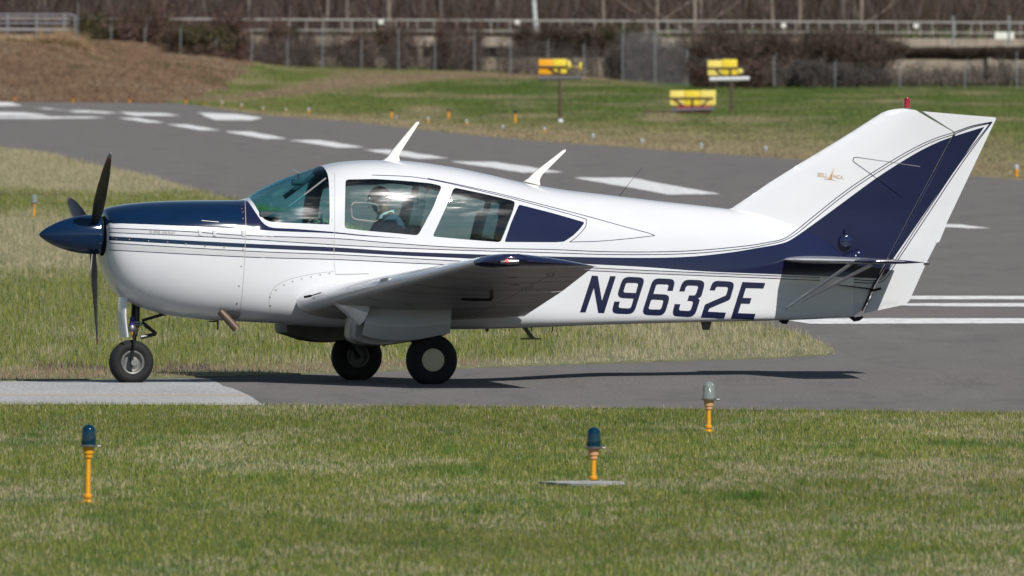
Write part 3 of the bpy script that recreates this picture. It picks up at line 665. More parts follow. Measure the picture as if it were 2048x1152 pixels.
# --- tailplane
TST = [(-.10, (1563, 519), (1800, 522), .065), (-.5, (1590, 519.4), (1812, 522.6), .065), (-1.70, (1708, 522.0), (1846, 524.6), .075), (-1.86, (1726, 522.3), (1850, 524.8), .08), (-1.94, (1738, 522.5), (1853, 525), .08), (-1.965, (1745, 522.6), (1853, 525.0), .05), (-1.97, (1752, 522.6), (1852, 525), .01)]
TK = [(y, L(*le, y), L(*te, y), t) for y, le, te, t in TST]; TY = np.array([-k[0] for k in TK])
for side in (-1, 1):
    root = None
    for nm, xa, xb in (('tailplane', 0, .60), ('elevator', .612, 1)):
        ys = [-.10, -.3, -.5, -.8, -1.1, -1.4, -1.70, -1.78, -1.86, -1.90, -1.94, -1.955, -1.965, -1.97]; n = 14; t = np.linspace(0, 1, n); xs = xb*t**1.8 if xa == 0 else xa+(xb-xa)*t
        V_ = []; NP = 2*n-1 if xa == 0 else 2*n
        for y in ys:
            ip = lambda f: float(np.interp(-y, TY, [f(k) for k in TK])); le = Vector((ip(lambda k: k[1].x), y, ip(lambda k: k[1].z))); te = Vector((ip(lambda k: k[2].x), y, ip(lambda k: k[2].z))); th = ip(lambda k: k[3])
            up, lo = naca(th, 0, xs); ch = te-le; c = ch.length
            pu = [le+ch*float(x)+Vector((0, 0, float(u)*c)) for x, u in zip(xs, up)]; pl = [le+ch*float(x)+Vector((0, 0, float(u)*c)) for x, u in zip(xs, lo)]
            V_ += pl[::-1]+(pu[1:] if xa == 0 else pu)
        if side == 1: V_ = [Vector((v.x, -v.y, v.z)) for v in V_]
        mb = MB()
        for i in range(len(ys)-1):
            mb.mi = 1 if ys[i+1] < -1.75 else 0; mb.add(V_[i*NP:(i+2)*NP], [[k, (k+1) % NP, NP+(k+1) % NP, NP+k] for k in range(NP)])
        mb.add(V_[:NP], [list(range(NP))[::-1]]); mb.add(V_[-NP:], [list(range(NP))])
        o = mb.build(nm, [M['white'], M['navy']], root or plane, angle=35); root = root or o
    sgn = lambda p: p if side == -1 else Vector((p.x, -p.y, p.z))
    mb = MB(); mb.tube([sgn(L(1570, 618, -.20)), sgn(L(1702, 528, -1.15))], [.010, .016], 8); mb.build('tail_strut', M['white'], root)
    mb = MB(); mb.tube([sgn(L(1603, 602, -.42)), sgn(L(1742, 530, -1.20))], [.012, .018], 8); mb.build('tail_strut', M['white'], root)

# --- belly hardware, roof antennas
def slab(name, outline, t0, t1, mat, parent, y=0.0, bev=True):
    mb = MB(); n = len(outline); A_ = [L(*p, y) for p in outline]; 
    th = [t0 if i < n-0 else t1 for i in range(n)]
    ys = np.array([p[1] for p in outline]); f_ = (ys-ys.min())/(ys.max()-ys.min()+1e-9)
    tk = [t1+(t0-t1)*q for q in f_]; c = sum(A_, Vector())/n
    inner = [c+(p-c)*.93 for p in A_]
    mb.add([p for p in A_]+[q+Vector((0, -k, 0)) for q, k in zip(inner, tk)]+[q+Vector((0, k, 0)) for q, k in zip(inner, tk)],
      [[i, (i+1) % n, n+(i+1) % n, n+i] for i in range(n)]+[[i, (i+1) % n, 2*n+(i+1) % n, 2*n+i] for i in range(n)]+[list(range(n, 2*n)), list(range(2*n, 3*n))])
    return mb.build(name, mat, parent, angle=60)
ant1 = g((764,323),(773,316),(784,301),(832,244),(838,243),(838.5,246),(799,306),(796,314),(798,324))
ant2 = g((1046,364),(1056,357),(1068,344.5),(1126,300),(1131,298.6),(1132,302),(1083,350),(1077,361),(1078,373))
for a_ in (ant1, ant2): slab('radio_antenna', a_, .030, .008, M['white_plastic'], fus_o)
mb = MB(); mb.tube([L(1239, 392, 0), L(1262, 362, 0), L(1285, 335, 0)], [.003, .002, .0012], 5); mb.build('whip_antenna', M['blackmetal'], fus_o)
mb = MB(); mb.tube([L(593, 352, -.05), L(598, 346.5, -.09)], .004, 6); mb.tube([L(598, 346.5, -.09), L(584, 338.5, -.09)], .004, 6); mb.build('temperature_probe', M['steel'], ws_o)
mb = MB(); mb.tube([L(440, 622, -.42), L(455, 638, -.43), L(473, 658, -.44)], [.032, .034, .036], 16, cap=False); mb.tube([L(440, 622, -.42), L(471, 655.5, -.438)], .030, 12); mb.build('exhaust_pipe', M['brown_steel'], cowl_o)
mb = MB(); mb.box(L(463, 630, -.36), (.12, .13, .06), .02); mb.build('exhaust_recess', M['dark'], cowl_o)
mb = MB(); mb.tube([L(435.5, 640, -.1), L(435.5, 660, -.1)], .008, 8); mb.tube([L(418, 642.5, -.1), L(436, 642.5, -.1)], .008, 6); mb.build('drain_tube', M['blackmetal'], cowl_o)
slab('belly_antenna', g((1042,652),(1052,652),(1070,676),(1083,677),(1083,679),(1040,679),(1041,676.8),(1060,676)), .012, .012, M['soot'], fus_o)
slab('belly_fin', g((966,650),(980,650),(976.5,663),(973,664.5),(971,661)), .010, .012, M['soot'], fus_o, -.3)
mb = MB(); mb.tube([L(1063, 650, -.1), L(1063.5, 663, -.1)], .006, 6); mb.tube([L(1105, 650, -.1), L(1105.5, 660, -.1), L(1103, 664.5, -.1)], .006, 6); mb.build('drain_tubes', M['blackmetal'], fus_o)
slab('belly_antenna', g((1402,643),(1422,643),(1418,660),(1406,660)), .03, .035, M['soot'], fus_o)
mb = MB(); mb.tube([L(1560, 639, 0), L(1567, 643.5, 0), L(1572, 644, 0), L(1574, 639, 0)], .02, 8); mb.build('tail_skid', M['blackmetal'], fus_o)
mb = MB(); mb.tube([L(1700, 632, 0), L(1709, 639, 0), L(1718, 637.5, 0), L(1726, 634, 0)], [.015, .02, .018, .008], 8); mb.build('tie_down_ring', M['blackmetal'], fus_o)
# inner flap / wing root step visible behind the wing
q = g((1066,613),(1090,603),(1118,605.5),(1121,607),(1115,611),(1085,619),(1064,624.5)); mb = MB(); mb.prism([L(*p, -.48) for p in q], [L(*p, -.40) for p in q]); mb.build('wing_root_fillet', M['white'], fus_o)

# --- landing gear
def wheel(name, c, Rr, wd, rimr, hub, parent):
    t = empty(name, c); t.parent = parent; n = 56; mb = MB(); prof = []
    for k in range(19):
        a = math.pi*(k/18)-math.pi/2; prof.append((Rr-wd*.46+wd*.46*math.cos(a)**.8 if abs(math.cos(a)) > 1e-6 else Rr-wd*.46, wd/2*math.sin(a)))
    prof = [(rimr*.96, -wd*.36)]+prof+[(rimr*.96, wd*.36)]
    mb.lathe(prof, (0, 0, 0), 'Y', n)
    for v in mb.v:
        if v.z < -c[2]+.0015: 
            v.y *= 1.06; v.z = -c[2]+.0015
    tyre = mb.build('tyre', M['rubber'], t, angle=60)
    mb = MB(); s = -1
    if hub == 'disc': mb.lathe([(rimr, -wd*.33), (rimr*.98, -wd*.40), (rimr*.7, -wd*.43), (.001, -wd*.44)], (0, 0, 0), 'Y', 40)
    else: mb.lathe([(rimr, -wd*.40), (rimr*.93, -wd*.44), (rimr*.82, -wd*.40), (rimr*.74, -wd*.22), (rimr*.60, -wd*.16), (rimr*.35, -wd*.20), (rimr*.25, -wd*.34), (.001, -wd*.34)], (0, 0, 0), 'Y', 40)
    mb.lathe([(rimr, wd*.36), (rimr*.8, wd*.2), (rimr*.3, wd*.25), (.001, wd*.25)], (0, 0, 0), 'Y', 32)
    mb.build('hub_cover' if hub == 'disc' else 'rim', M['cream'] if hub == 'disc' else M['alloy'], t)
    return t
zn = .208
wheel('main_wheel', (0.0+float(inv(863, 720, -1.39)[0]), -1.39, zn), .221, .165, .098, 'disc', plane)
wheel('main_wheel', (float(inv(713, 714, 1.39)[0]), 1.39, zn), .221, .165, .098, 'rim', plane)
nx = float(inv(262.5, 727, 0)[0]); nzc = .176
wheel('nose_wheel', (nx, 0, nzc), .192, .14, .102, 'rim', plane)
ng = empty('nose_gear', (0, 0, 0)); ng.parent = plane
mb = MB(); mb.tube([L(273, 604, 0), L(272, 655, 0)], .030, 16); mb.tube([L(272, 645, 0), L(271, 651, 0)], .038, 16); mb.tube([L(271, 655, 0), L(270, 672, 0)], .022, 12)
mb.tube([L(265, 600, -.03), L(264, 650, -.03)], .008, 8); mb.build('shock_strut', M['blackmetal'], ng)
mb = MB()
for y in (-.085, .085): mb.tube([L(272, 658, y*.5), L(270, 670, y), L(266, 700, y*1.05), L(262.5, 727, y*1.05)], [.020, .017, .014, .014], 10)
mb.tube([L(272, 656, -.05), L(272, 656, .05)], .02, 10); mb.build('wheel_fork', M['blackmetal'], ng)
mb = MB(); c = Vector((nx, 0, nzc)); mb.tube([c+Vector((0, -.115, 0)), c+Vector((0, .115, 0))], .014, 14); mb.tube([c+Vector((0, -.118, 0)), c+Vector((0, -.105, 0))], .026, 18); mb.build('axle', M['steel'], ng)
mb = MB(); mb.tube([L(284, 645, 0), L(311, 666, 0)], [.018, .014], 8); mb.tube([L(312, 668, 0), L(281, 674.5, 0)], [.014, .018], 8); mb.tube([L(311, 667, -.03), L(311, 667, .03)], .014, 8); mb.build('scissor_link', M['blackmetal'], ng)
mb = MB(); mb.tube([L(284, 641, 0), L(332, 627, 0)], .013, 8); mb.tube([L(318, 627, 0), L(332, 630, 0)], .010, 6); mb.build('drag_brace', M['blackmetal'], ng)
mb = MB(); mb.mi = 0; mb.lathe([(.0, -.03), (.038, -.028), (.045, .0), (.03, .02), (.02, .05)], L(263.5, 657, -.03), 'Z', 14)
mb.mi = 1; mb.tube([L(264, 660, -.05), L(266, 675, -.05)], [.018, .010], 8); mb.mi = 2; mb.tube([L(265, 634, -.04), L(264, 650, -.04)], [.020, .024], 8)
M['amber'] = pbr('amber_plastic', (.65, .30, .03), .4); M['violet'] = pbr('violet_hose', (.05, .03, .22), .5)
mb.build('taxi_light', [M['steel'], M['amber'], M['violet']], ng)
mb = MB(); mb.tube([L(262, 645, -.045), L(284, 644, -.045)], .007, 6); mb.tube([L(262, 649, -.045), L(288, 650, -.045)], .007, 6); mb.build('steering_rod', M['steel'], ng)
# nose gear door: curved white panel ahead of the strut
out = []; yc = [(594, 244, 0), (610, 242, -.03), (632, 241, -.045), (655, 243.5, -.03), (674, 246, -.005)]
mb = MB(); vs_ = []; yw = [-.13, -.10, 0, .10, .13]; bow = [0, -.02, -.035, -.02, 0]
for py, px, b in yc:
    for y, bo in zip(yw, bow): p = L(px+2, py, 0); vs_.append(Vector((p.x+bo-.0, y, p.z)))
k_ = len(yw); mb.add(vs_, [[i*k_+j, i*k_+j+1, (i+1)*k_+j+1, (i+1)*k_+j] for i in range(4) for j in range(4)]); mb.add([v+Vector((.012, 0, 0)) for v in vs_], [[i*k_+j, i*k_+j+1, (i+1)*k_+j+1, (i+1)*k_+j] for i in range(4) for j in range(4)])
ring_ = [j for j in range(k_)]+[i*k_+k_-1 for i in range(1, 5)]+[4*k_+j for j in range(k_-2, -1, -1)]+[i*k_ for i in range(3, 0, -1)]
rv = [vs_[i] for i in ring_]; m_ = len(rv); mb.add(rv+[v+Vector((.012, 0, 0)) for v in rv], [[i, (i+1) % m_, m_+(i+1) % m_, m_+i] for i in range(m_)])
mb.build('nose_gear_door', M['white'], ng, angle=30)

def panel(name, top, bot, ys, mat, parent, th=.012):
    """curved sheet between a top and a bottom px line; ys = lateral positions top->bottom"""
    n = len(top); rows = len(ys); V_ = []
    for r_, y in enumerate(ys):
        t = r_/(rows-1); 
        for a, b in zip(top, bot): V_.append(L(a[0]+(b[0]-a[0])*t, a[1]+(b[1]-a[1])*t, y))
    q = [[i*n+j, i*n+j+1, (i+1)*n+j+1, (i+1)*n+j] for i in range(rows-1) for j in range(n-1)]
    mb = MB(); mb.add(V_, q); W_ = [v+Vector((0, th, 0)) for v in V_]; mb.add(W_, q)
    rim = list(range(n))+[i*n+n-1 for i in range(1, rows)]+[(rows-1)*n+j for j in range(n-2, -1, -1)]+[i*n for i in range(rows-2, 0, -1)]; m = len(rim)
    mb.add([V_[i] for i in rim]+[W_[i] for i in rim], [[i, (i+1) % m, m+(i+1) % m, m+i] for i in range(m)])
    return mb.build(name, mat, parent, angle=30)
for s in (-1, 1):
    lg = empty('main_gear', (0, 0, 0)); lg.parent = plane
    dxp = 0 if s == -1 else -150
    if s == -1:
        panel('gear_door', g((738,615),(780,615),(820,614.5),(860,614),(904,613)), g((724.5,670),(752,678),(791,682),(843,677.5),(900,666.5)), [-1.50, -1.56, -1.63, -1.655, -1.62, -1.57], M['white'], lg)
        # forward fairing: half cone
        mb = MB(); A0 = L(657, 600, -1.3); 
        base = [L(740, 612, -1.62), L(736, 626, -1.66), L(728, 643, -1.60), L(719, 651, -1.5), L(712, 648, -1.36), L(708, 630, -1.26), L(710, 610, -1.22)]
        mb.add([A0]+base, [[0, i, i+1] for i in range(1, 7)]+[[1, 2, 3, 4, 5, 6, 7]]); mb.build('leg_fairing', M['white'], lg, angle=50)
        pod = g((706,640),(704,655),(703,672),(708,681),(720,687.5),(740,691),(760,692),(790,689),(823,683.6),(870,676),(895,670),(900,640),(850,612),(720,612))
        ya, yb = -1.47, -1.14
    else:
        pod = g((566,640),(566,656),(568,666),(590,673),(613,681),(640,685),(665,685),(705,680),(745,672),(750,645),(720,600),(600,600))
        ya, yb = 1.12, 1.50
    mb = MB(); c_ = [L(*p, 0) for p in pod]; 
    P0 = [L(*p, ya) for p in pod]; P1 = [Vector((p.x, yb, p.z)) for p in P0]; cc = sum(P0, Vector())/len(P0)
    f1 = [cc+(p-cc)*.90 for p in P0]; b1 = [Vector((p.x, yb, p.z)) for p in f1]
    n = len(pod); A1 = [Vector((p.x, ya+.06, p.z)) for p in P0]; B1 = [Vector((p.x, yb-.06, p.z)) for p in P0]
    fl = [[p for p in f1], A1, B1, b1]; vv_ = sum(fl, [])
    mb.add(vv_, [list(range(n))[::-1], list(range(3*n, 4*n))]+[[r_*n+i, r_*n+(i+1) % n, (r_+1)*n+(i+1) % n, (r_+1)*n+i] for r_ in range(3) for i in range(n)])
    mb.build('wheel_well_pod', M['underside'] if s == -1 else M['soot'], lg, angle=35)  # pods get darker paint to deepen the shade below the wing
    wx = 863 if s == -1 else 713; yw_ = -1.39 if s == -1 else 1.39; zt = .40
    hub = Vector((float(inv(wx, 720, yw_)[0]), yw_*.90, .208)); topp = Vector((hub.x-.22, yw_*.88, .55))
    mb = MB(); mb.tube([topp, (topp+hub)/2+Vector((-.01, 0, 0)), hub], [.04, .032, .03], 12); mb.tube([hub, Vector((hub.x, yw_*.97, .208))], .025, 10); mb.build('shock_strut', M['blackmetal'], lg)
    mb = MB(); mb.tube([L(693 if s == 1 else 765, 690, ya+.1), L(697 if s == 1 else 770, 693, ya+.1)], .006, 6); mb.build('step_ring', M['blackmetal'], lg)

# --- cabin fittings
def seat(px, py, Y, name='seat'):
    t = empty(name, (0, 0, 0)); t.parent = plane
    b = L(px, py, Y); mb = MB(); rot = Matrix.Rotation(R(14), 3, 'Y')
    mb.box(b+Vector((.06, 0, .30)), (.12, .44, .62), .045, rot); mb.box(b+Vector((.17, 0, .66)), (.09, .25, .16), .035, rot); mb.build('backrest', M['seat'], t)
    mb = MB(); mb.box(b+Vector((-.24, 0, -.02)), (.50, .46, .14), .04); mb.build('cushion', M['seat'], t); return t
for px, py in ((800, 536), (945, 566)):
    for Y in (-.28, .28): seat(px, py, Y)
mb = MB(); mb.box(Vector((float(inv(556, 440)[0]), 0, float(inv(556, 462)[1]))), (.22, .98, .30), .05); mb.box(Vector((float(inv(540, 420)[0]), 0, float(inv(540, 428)[1]))), (.38, .92, .05), .02); mb.build('instrument_panel', M['interior'], plane)
mb = MB(); mb.box(Vector((float(inv(800, 600)[0]), 0, float(inv(800, 612)[1]))), (1.9, .78, .06), .02); mb.box(Vector((float(inv(1055, 440)[0]), 0, float(inv(1055, 500)[1]))), (.04, .84, .78), .01); mb.build('cabin_floor', M['interior'], plane)
mb = MB(); mb.box(Vector((float(inv(508, 500)[0]), 0, float(inv(508, 530)[1]))), (.04, .9, .56), .01); mb.build('firewall', M['interior'], plane)
for y in (-.40, .40): mb = MB(); mb.tube([L(652, 356, y), L(577, 414, y*1.02)], .008, 8); mb.build('frame_tube', M['tippaint'], plane)
mb = MB(); mb.tube([L(628, 350, .1), L(568, 395, .15)], .02, 8); mb.tube([L(584, 365, 0), L(604, 364, 0)], .028, 12); mb.tube([L(598, 346, 0), L(596, 363, 0)], .012, 6); mb.build('compass_and_brace', M['interior'], plane)
for y in (-.49, .49): mb = MB(); mb.box(L(838, 425, y), (.05, .03, .44), .01, Matrix.Rotation(R(5), 3, 'Y')); mb.build('door_post', M['interior'], plane)
for y in (-.28, .28):
    mb = MB(); c = L(636, 448, y); mb.tube([c+Vector((-.35, 0, -.02)), c], .012, 8)
    mb.tube([c+Vector((0, -.14, .10)), c+Vector((0, -.16, .0)), c+Vector((0, -.08, -.05)), c+Vector((0, .08, -.05)), c+Vector((0, .16, 0)), c+Vector((0, .14, .10))], .014, 8); mb.build('control_yoke', M['interior'], plane)
# little sliding vent frame on the pilot's window
q = dens(rounded(g((702,405),(757,409),(755.5,444.5),(702.5,438.5)), 11), 5); mb = MB(); pts = [Vector(p) for p in fus_map(np.concatenate([q, q[:1]]), .008)]; mb.tube(pts, .0085, 6, cap=False)
mb.build('vent_frame', M['tippaint'], win_o[0])
# ------------------------------------------------------------------ ground, tarmac, markings
def lattice(seed, n=256): return np.random.default_rng(seed).random((n, n))
_LT = {}
def vnoise(x, y, sx, sy, seed=1, oct=3):
    if seed not in _LT: _LT[seed] = lattice(seed)
    T = _LT[seed]; out = 0; amp = 1; tot = 0
    for o in range(oct):
        a = x/sx*2**o+31.7*o; b = y/sy*2**o+17.3*o; i = np.floor(a).astype(int); j = np.floor(b).astype(int); fa = a-i; fb = b-j
        fa = fa*fa*(3-2*fa); fb = fb*fb*(3-2*fb); q = lambda di, dj: T[(i+di) % 256, (j+dj) % 256]
        out = out+amp*((q(0, 0)*(1-fa)+q(1, 0)*fa)*(1-fb)+(q(0, 1)*(1-fa)+q(1, 1)*fa)*fb); tot += amp; amp *= .55
    return out/tot
def pxpy(x, y, z=0.0): return CX+x*F/y, YH+(H-z)*F/y
CRX = [-900, 0, 90, 150, 185, 260, 480, 700, 900, 1100, 1250, 1400, 2048, 3000]; CRY = [88, 92, 95, 102, 126, 133, 138, 141, 144, 152, 159, 168, 174, 178]
def height(x, Z):
    px, _ = pxpy(x, Z); px1 = CX+x*F/1400
    hc = 3-(np.interp(px1, CRX, CRY)-YH)*1700/F; hb = 3-(np.interp(px1, CRX, CRY)-YH)*1300/F
    s1 = np.clip((Z-1100)/600, 0, 1); s1 = s1*s1*(3-2*s1); s2 = np.clip((Z-1112)/185, 0, 1); s2 = s2*s2*(3-2*s2)
    lf = np.clip((520-px1)/260, 0, 1); lf = lf*lf*(3-2*lf)
    h = (1-lf)*hc*s1+lf*hb*s2
    eg = np.interp(px, [-500, 370, 531, 700, 930, 1348, 1640, 2048, 2600], [203, 207, 231, 243, 269, 302, 322, 362, 412]); py = YH+H*F/np.maximum(Z, 1)
    h = h+np.clip((eg-8-py)/20, 0, 1)*.14*(vnoise(x, Z, 7, 90, 5)-.5)*np.clip((px-450)/200, 0, 1)+s2*.35*lf*(vnoise(x, Z, 3, 30, 6)-.5)
    h = h+np.clip((Z-1880)/60, 0, 1)*(3.05-h)*1.0+np.clip((Z-2130)/900, 0, 1)**1.3*60
    return h
rows = np.concatenate([[-60, 60, 110, 140], F*H/(np.arange(1100, 120, -4.0)-YH), np.arange(2700, 9000, 400.)]); 
rows = np.concatenate([[-60, 60, 110, 140], (F*H/(np.arange(1130, 260, -10.0)-YH)), np.arange(820, 2200, 7.0), np.arange(2210, 3200, 60.), [3600, 4500, 6000, 9000]]); rows = np.unique(rows)
cols = np.concatenate([[-1500, -600, -300, -150, -80, -60], np.arange(-48, 48.1, .8), [60, 80, 150, 300, 600, 1500]])
XX, ZZ = np.meshgrid(cols, rows); HH = height(XX, np.maximum(ZZ, 1)); HH[ZZ < 620] = 0
GV = np.stack([XX, ZZ, HH], -1).reshape(-1, 3); nc = len(cols); nr = len(rows)
i_, j_ = np.meshgrid(np.arange(nr-1), np.arange(nc-1), indexing='ij'); a_ = (i_*nc+j_).ravel()
GT = np.concatenate([np.stack([a_, a_+1, a_+nc+1], 1), np.stack([a_, a_+nc+1, a_+nc], 1)])
def far_mask(x, Z, h):
    px, py = pxpy(x, Z, h); n1 = vnoise(x, Z, 4, 60, 11); n2 = vnoise(x, Z, 1.5, 25, 12)
    dirt = np.zeros_like(px); m = (py < 212) & (py > 60)
    e1 = np.interp(py, [60, 130, 142, 160, 180, 200, 206], [485, 490, 490, 465, 440, 390, 320])+(n2-.5)*70
    dirt = np.where(m & (px < e1) & (Z > 1100), 1.0, 0.0)
    dry = np.clip((n1-.52)*3.2, 0, .75)
    # pale mown track rising to the right
    c = np.interp(px, [480, 560, 700, 900, 1100, 1300, 2048], [196, 186, 163, 152, 152, 163, 170]); wd = np.interp(px, [480, 700, 900, 1200, 1400, 1500], [5, 20, 8, 7, 3, 0])
    t = np.clip(1.25-np.abs(py-c+(n2-.5)*6)/np.maximum(wd, .5), 0, 1); dry = np.maximum(dry, t); global TRK; TRK = t*np.clip(n1*2.2-.3, 0, 1)
    # dry verge beside the runway edge
    edge = np.interp(px, [-500, 370, 531, 700, 930, 1348, 1640, 2048, 2600], [203, 207, 231, 243, 269, 302, 322, 362, 412])
    wv = np.interp(px, [0, 400, 700, 1100, 1600, 2048], [0, 4, 20, 42, 70, 75]); q = np.clip((edge+2-py)/np.maximum(wv, 1), 0, 2)
    v = np.where((py < edge+4), np.clip(1.35-q*1.2+(n2-.5)*1.0, 0, .95), 0); dry = np.maximum(dry, v*np.clip((px-380)/60, 0, 1))
    for (cx_, cy_, rx, ry, a) in ((850, 222, 55, 9, .8), (1330, 236, 60, 14, .9), (1480, 240, 90, 10, .7), (1000, 196, 160, 5, .5), (1160, 171, 90, 3, .6), (980, 168, 60, 3, .5), (1990, 300, 60, 30, .6)):
        dry = np.maximum(dry, a*np.clip(1.5-np.hypot((px-cx_)/rx, (py-cy_)/ry)*1.2+(n2-.5)*.8, 0, 1))
    lush = np.clip(np.interp(py, [150, 172, 190, 240, 300], [.2, 1, .8, .5, .0])+(n1-.5)*1.6, 0, 1)*np.clip((px-600)/400, 0, 1)
    return dirt, np.clip(dry, 0, 1), lush
D_, Y_, L_ = far_mask(GV[:, 0], np.maximum(GV[:, 1], 100), GV[:, 2])
wood = np.clip((GV[:, 1]-1740)/60, 0, 1)
colr = np.stack([D_, Y_, L_], 1)
m = NM('turf'); at_ = m.node('ShaderNodeVertexColor', layer_name='Col'); sp = m.node('ShaderNodeSeparateColor', {0: at_.outputs[0]})
tc = m.node('ShaderNodeTexCoord'); pv = tc.outputs['Object']
nf = m.noise(1.0, 6, .7, pv, (2.2, .12, 1)); nb = m.noise(1.0, 5, .7, pv, (.7, .03, 1)); nw = m.noise(1.0, 6, .75, pv, (9, .8, 1))
green = m.ramp(nb, [(.3, (.150, .215, .060)), (.5, (.215, .275, .090)), (.72, (.300, .310, .130))])
lush = m.ramp(nb, [(.3, (.100, .185, .045)), (.7, (.165, .240, .070))])
dry = m.ramp(nf, [(.3, (.36, .28, .15)), (.7, (.60, .49, .30))]); dirt = m.ramp(nf, [(.25, (.165, .095, .055)), (.5, (.27, .165, .105)), (.75, (.40, .27, .18))])
c = m.mix(sp.outputs[2], green, lush); c = m.mix(sp.outputs[1], c, dry); c = m.mix(sp.outputs[0], c, dirt)
c = m.mix(m.ramp(nw, [(.35, (.32, .32, .32)), (.6, (0, 0, 0))]), c, (.10, .085, .045), 'MIX')
m.put(m.b.inputs['Base Color'], c); m.b.inputs['Roughness'].default_value = .95; m.b.inputs['Specular IOR Level'].default_value = .1
m.bump(nw, .9, .25); M['turf'] = m.m
ground = quick_mesh('ground', GV, GT, M['turf'], colr); tag(ground, kind='structure')
ground.data.polygons.foreach_set('use_smooth', np.ones(len(GT), dtype=bool))

def sheet(name, outline, z, mat, kind='structure', densify=40, wavy=0):
    if wavy:
        p = dens(outline, 9); j_ = np.cumsum(rng.normal(0, 1, len(p))); j_ = j_-np.linspace(0, j_[-1], len(p)); p = p+np.stack([rng.normal(0, 1.2, len(p)), np.clip(j_*.16, -.55, .55)+rng.normal(0, .14, len(p))], 1)*wavy
    else: p = dens(outline, densify)
    V_ = [gnd(a, b, z) for a, b in p]
    me_tri = geometry.tessellate_polygon([V_]); o = add_mesh(name, V_, me_tri, mat)
    if kind: tag(o, kind=kind)
    return o
m = NM('worn_asphalt'); M_dark = 0; tc = m.node('ShaderNodeTexCoord'); pv = tc.outputs['Object']
n1 = m.noise(1.0, 5, .6, pv, (1.2, .10, 1)); n2 = m.noise(1.0, 3, .8, pv, (38, 3.2, 1)); n3 = m.noise(1.0, 4, .6, pv, (.35, .012, 1)); n4 = m.noise(1.0, 7, .75, pv, (1.6, .12, 1))
c = m.ramp(n1, [(.25, (.118, .109, .104)), (.75, (.152, .141, .135))]); c = m.mix(m.ramp(n3, [(.35, (.5, .5, .5)), (.65, (0, 0, 0))]), c, (.128, .119, .114))
c = m.mix(m.ramp(n4, [(.52, (0, 0, 0)), (.70, (.75, .75, .75))]), c, (.085, .08, .078)); nk_ = m.noise(1.0, 2, .4, pv, (.16, .012, 1)); c = m.mix(m.ramp(nk_, [(.492, (0, 0, 0)), (.5, (.16, .16, .16)), (.508, (0, 0, 0))]), c, (.07, .068, .07)); c = m.mix(m.ramp(n2, [(.4, (.35, .35, .35)), (.6, (0, 0, 0))]), c, (.085, .08, .08)); c = m.mix(m.ramp(n2, [(.62, (0, 0, 0)), (.75, (.45, .45, .45))]), c, (.42, .41, .39))
m.put(m.b.inputs['Base Color'], c); m.b.inputs['Roughness'].default_value = .95; m.b.inputs['Specular IOR Level'].default_value = .15; m.b.inputs['Diffuse Roughness'].default_value = 1.0
m.bump(n2, .6, .02); M['asphalt'] = m.m
m = NM('old_concrete'); tc = m.node('ShaderNodeTexCoord'); pv = tc.outputs['Object']
n1 = m.noise(1.0, 5, .65, pv, (1.5, .15, 1)); n2 = m.noise(1.0, 3, .85, pv, (30, 2.5, 1))
c = m.ramp(n1, [(.3, (.26, .262, .26)), (.7, (.34, .34, .335))]); c = m.mix(m.ramp(n2, [(.38, (.7, .7, .7)), (.55, (0, 0, 0))]), c, (.20, .205, .21)); c = m.mix(m.ramp(n2, [(.6, (0, 0, 0)), (.72, (.6, .6, .6))]), c, (.75, .75, .74))
m.put(m.b.inputs['Base Color'], c); m.b.inputs['Roughness'].default_value = .95; m.b.inputs['Diffuse Roughness'].default_value = 1.0; m.bump(n2, .6, .02); M['concrete'] = m.m
m = NM('worn_white_marking'); n1 = m.noise(1.0, 5, .7, None, (6, .5, 1)); m.put(m.b.inputs['Base Color'], m.ramp(n1, [(.3, (.40, .40, .40)), (.62, (.60, .60, .59))])); m.b.inputs['Roughness'].default_value = .9; m.b.inputs['Diffuse Roughness'].default_value = 1.0; M['mark'] = m.m
m = NM('faded_yellow_line'); n1 = m.noise(1.0, 5, .8, None, (5, .5, 1)); m.put(m.b.inputs['Base Color'], m.ramp(n1, [(.35, (.50, .42, .32)), (.65, (.60, .40, .20))])); m.b.inputs['Roughness'].default_value = .9; M['yline'] = m.m

EDGE_FAR = g((-900,201),(0,203),(370,207),(392,211),(531,231),(700,243),(930,269),(1060,281),(1348,302),(1640,322),(2048,362),(2900,437))
tarmac = sheet('runway', EDGE_FAR+g((2900,836),(2048,826),(1500,820),(1024,814),(500,810),(0,808),(-900,805)), .004, M['asphalt'])
ISL = g((-900,270),(0,297),(90,306),(180,329),(290,352),(400,383),(520,411),(700,453),(1000,528),(1300,597),(1485,642.6),(1565,660),(1623,676),(1655,690),(1671,701),(1655,708),(1560,714),(1300,722),(1000,732),(700,743),(430,752),(0,761),(-900,773))
M['soil'] = pbr('dry_thatch_soil', (.19, .195, .085), .95, vary=.4, vscale=2)
IZ = .014; island = sheet('grass_verge', ISL, IZ, M['soil'])
bm = bmesh.new(); bm.from_mesh(island.data); ed_ = [e for e in bm.edges if e.is_boundary]; ex = bmesh.ops.extrude_edge_only(bm, edges=ed_)
for v in ex['geom']:
    if isinstance(v, bmesh.types.BMVert): v.co.z = 0
bm.to_mesh(island.data); bm.free()
sheet('concrete_apron', g((-900,766),(0,762),(200,760),(376,757.7),(386,762),(420,757.6),(447,772.4),(464,776),(478.5,782),(497,790.7),(512,800),(527,811),(0,808.6),(-900,806)), .0058, M['concrete'], wavy=.8)
sheet('taxiway_line', g((-300,787.9),(496,789.3),(496,791.1),(-300,790.2)), .0064, M['yline'], densify=5000)
DASH = [((235,235.5),(330,245.5)), ((331,248),(441,260.5)), ((449,263),(576,277.5)), ((576,280),(730,295.5)), ((726,299.5),(897,316.5)), ((902,323),(1128,345.5)), ((1146,355),(1442,388.5))]
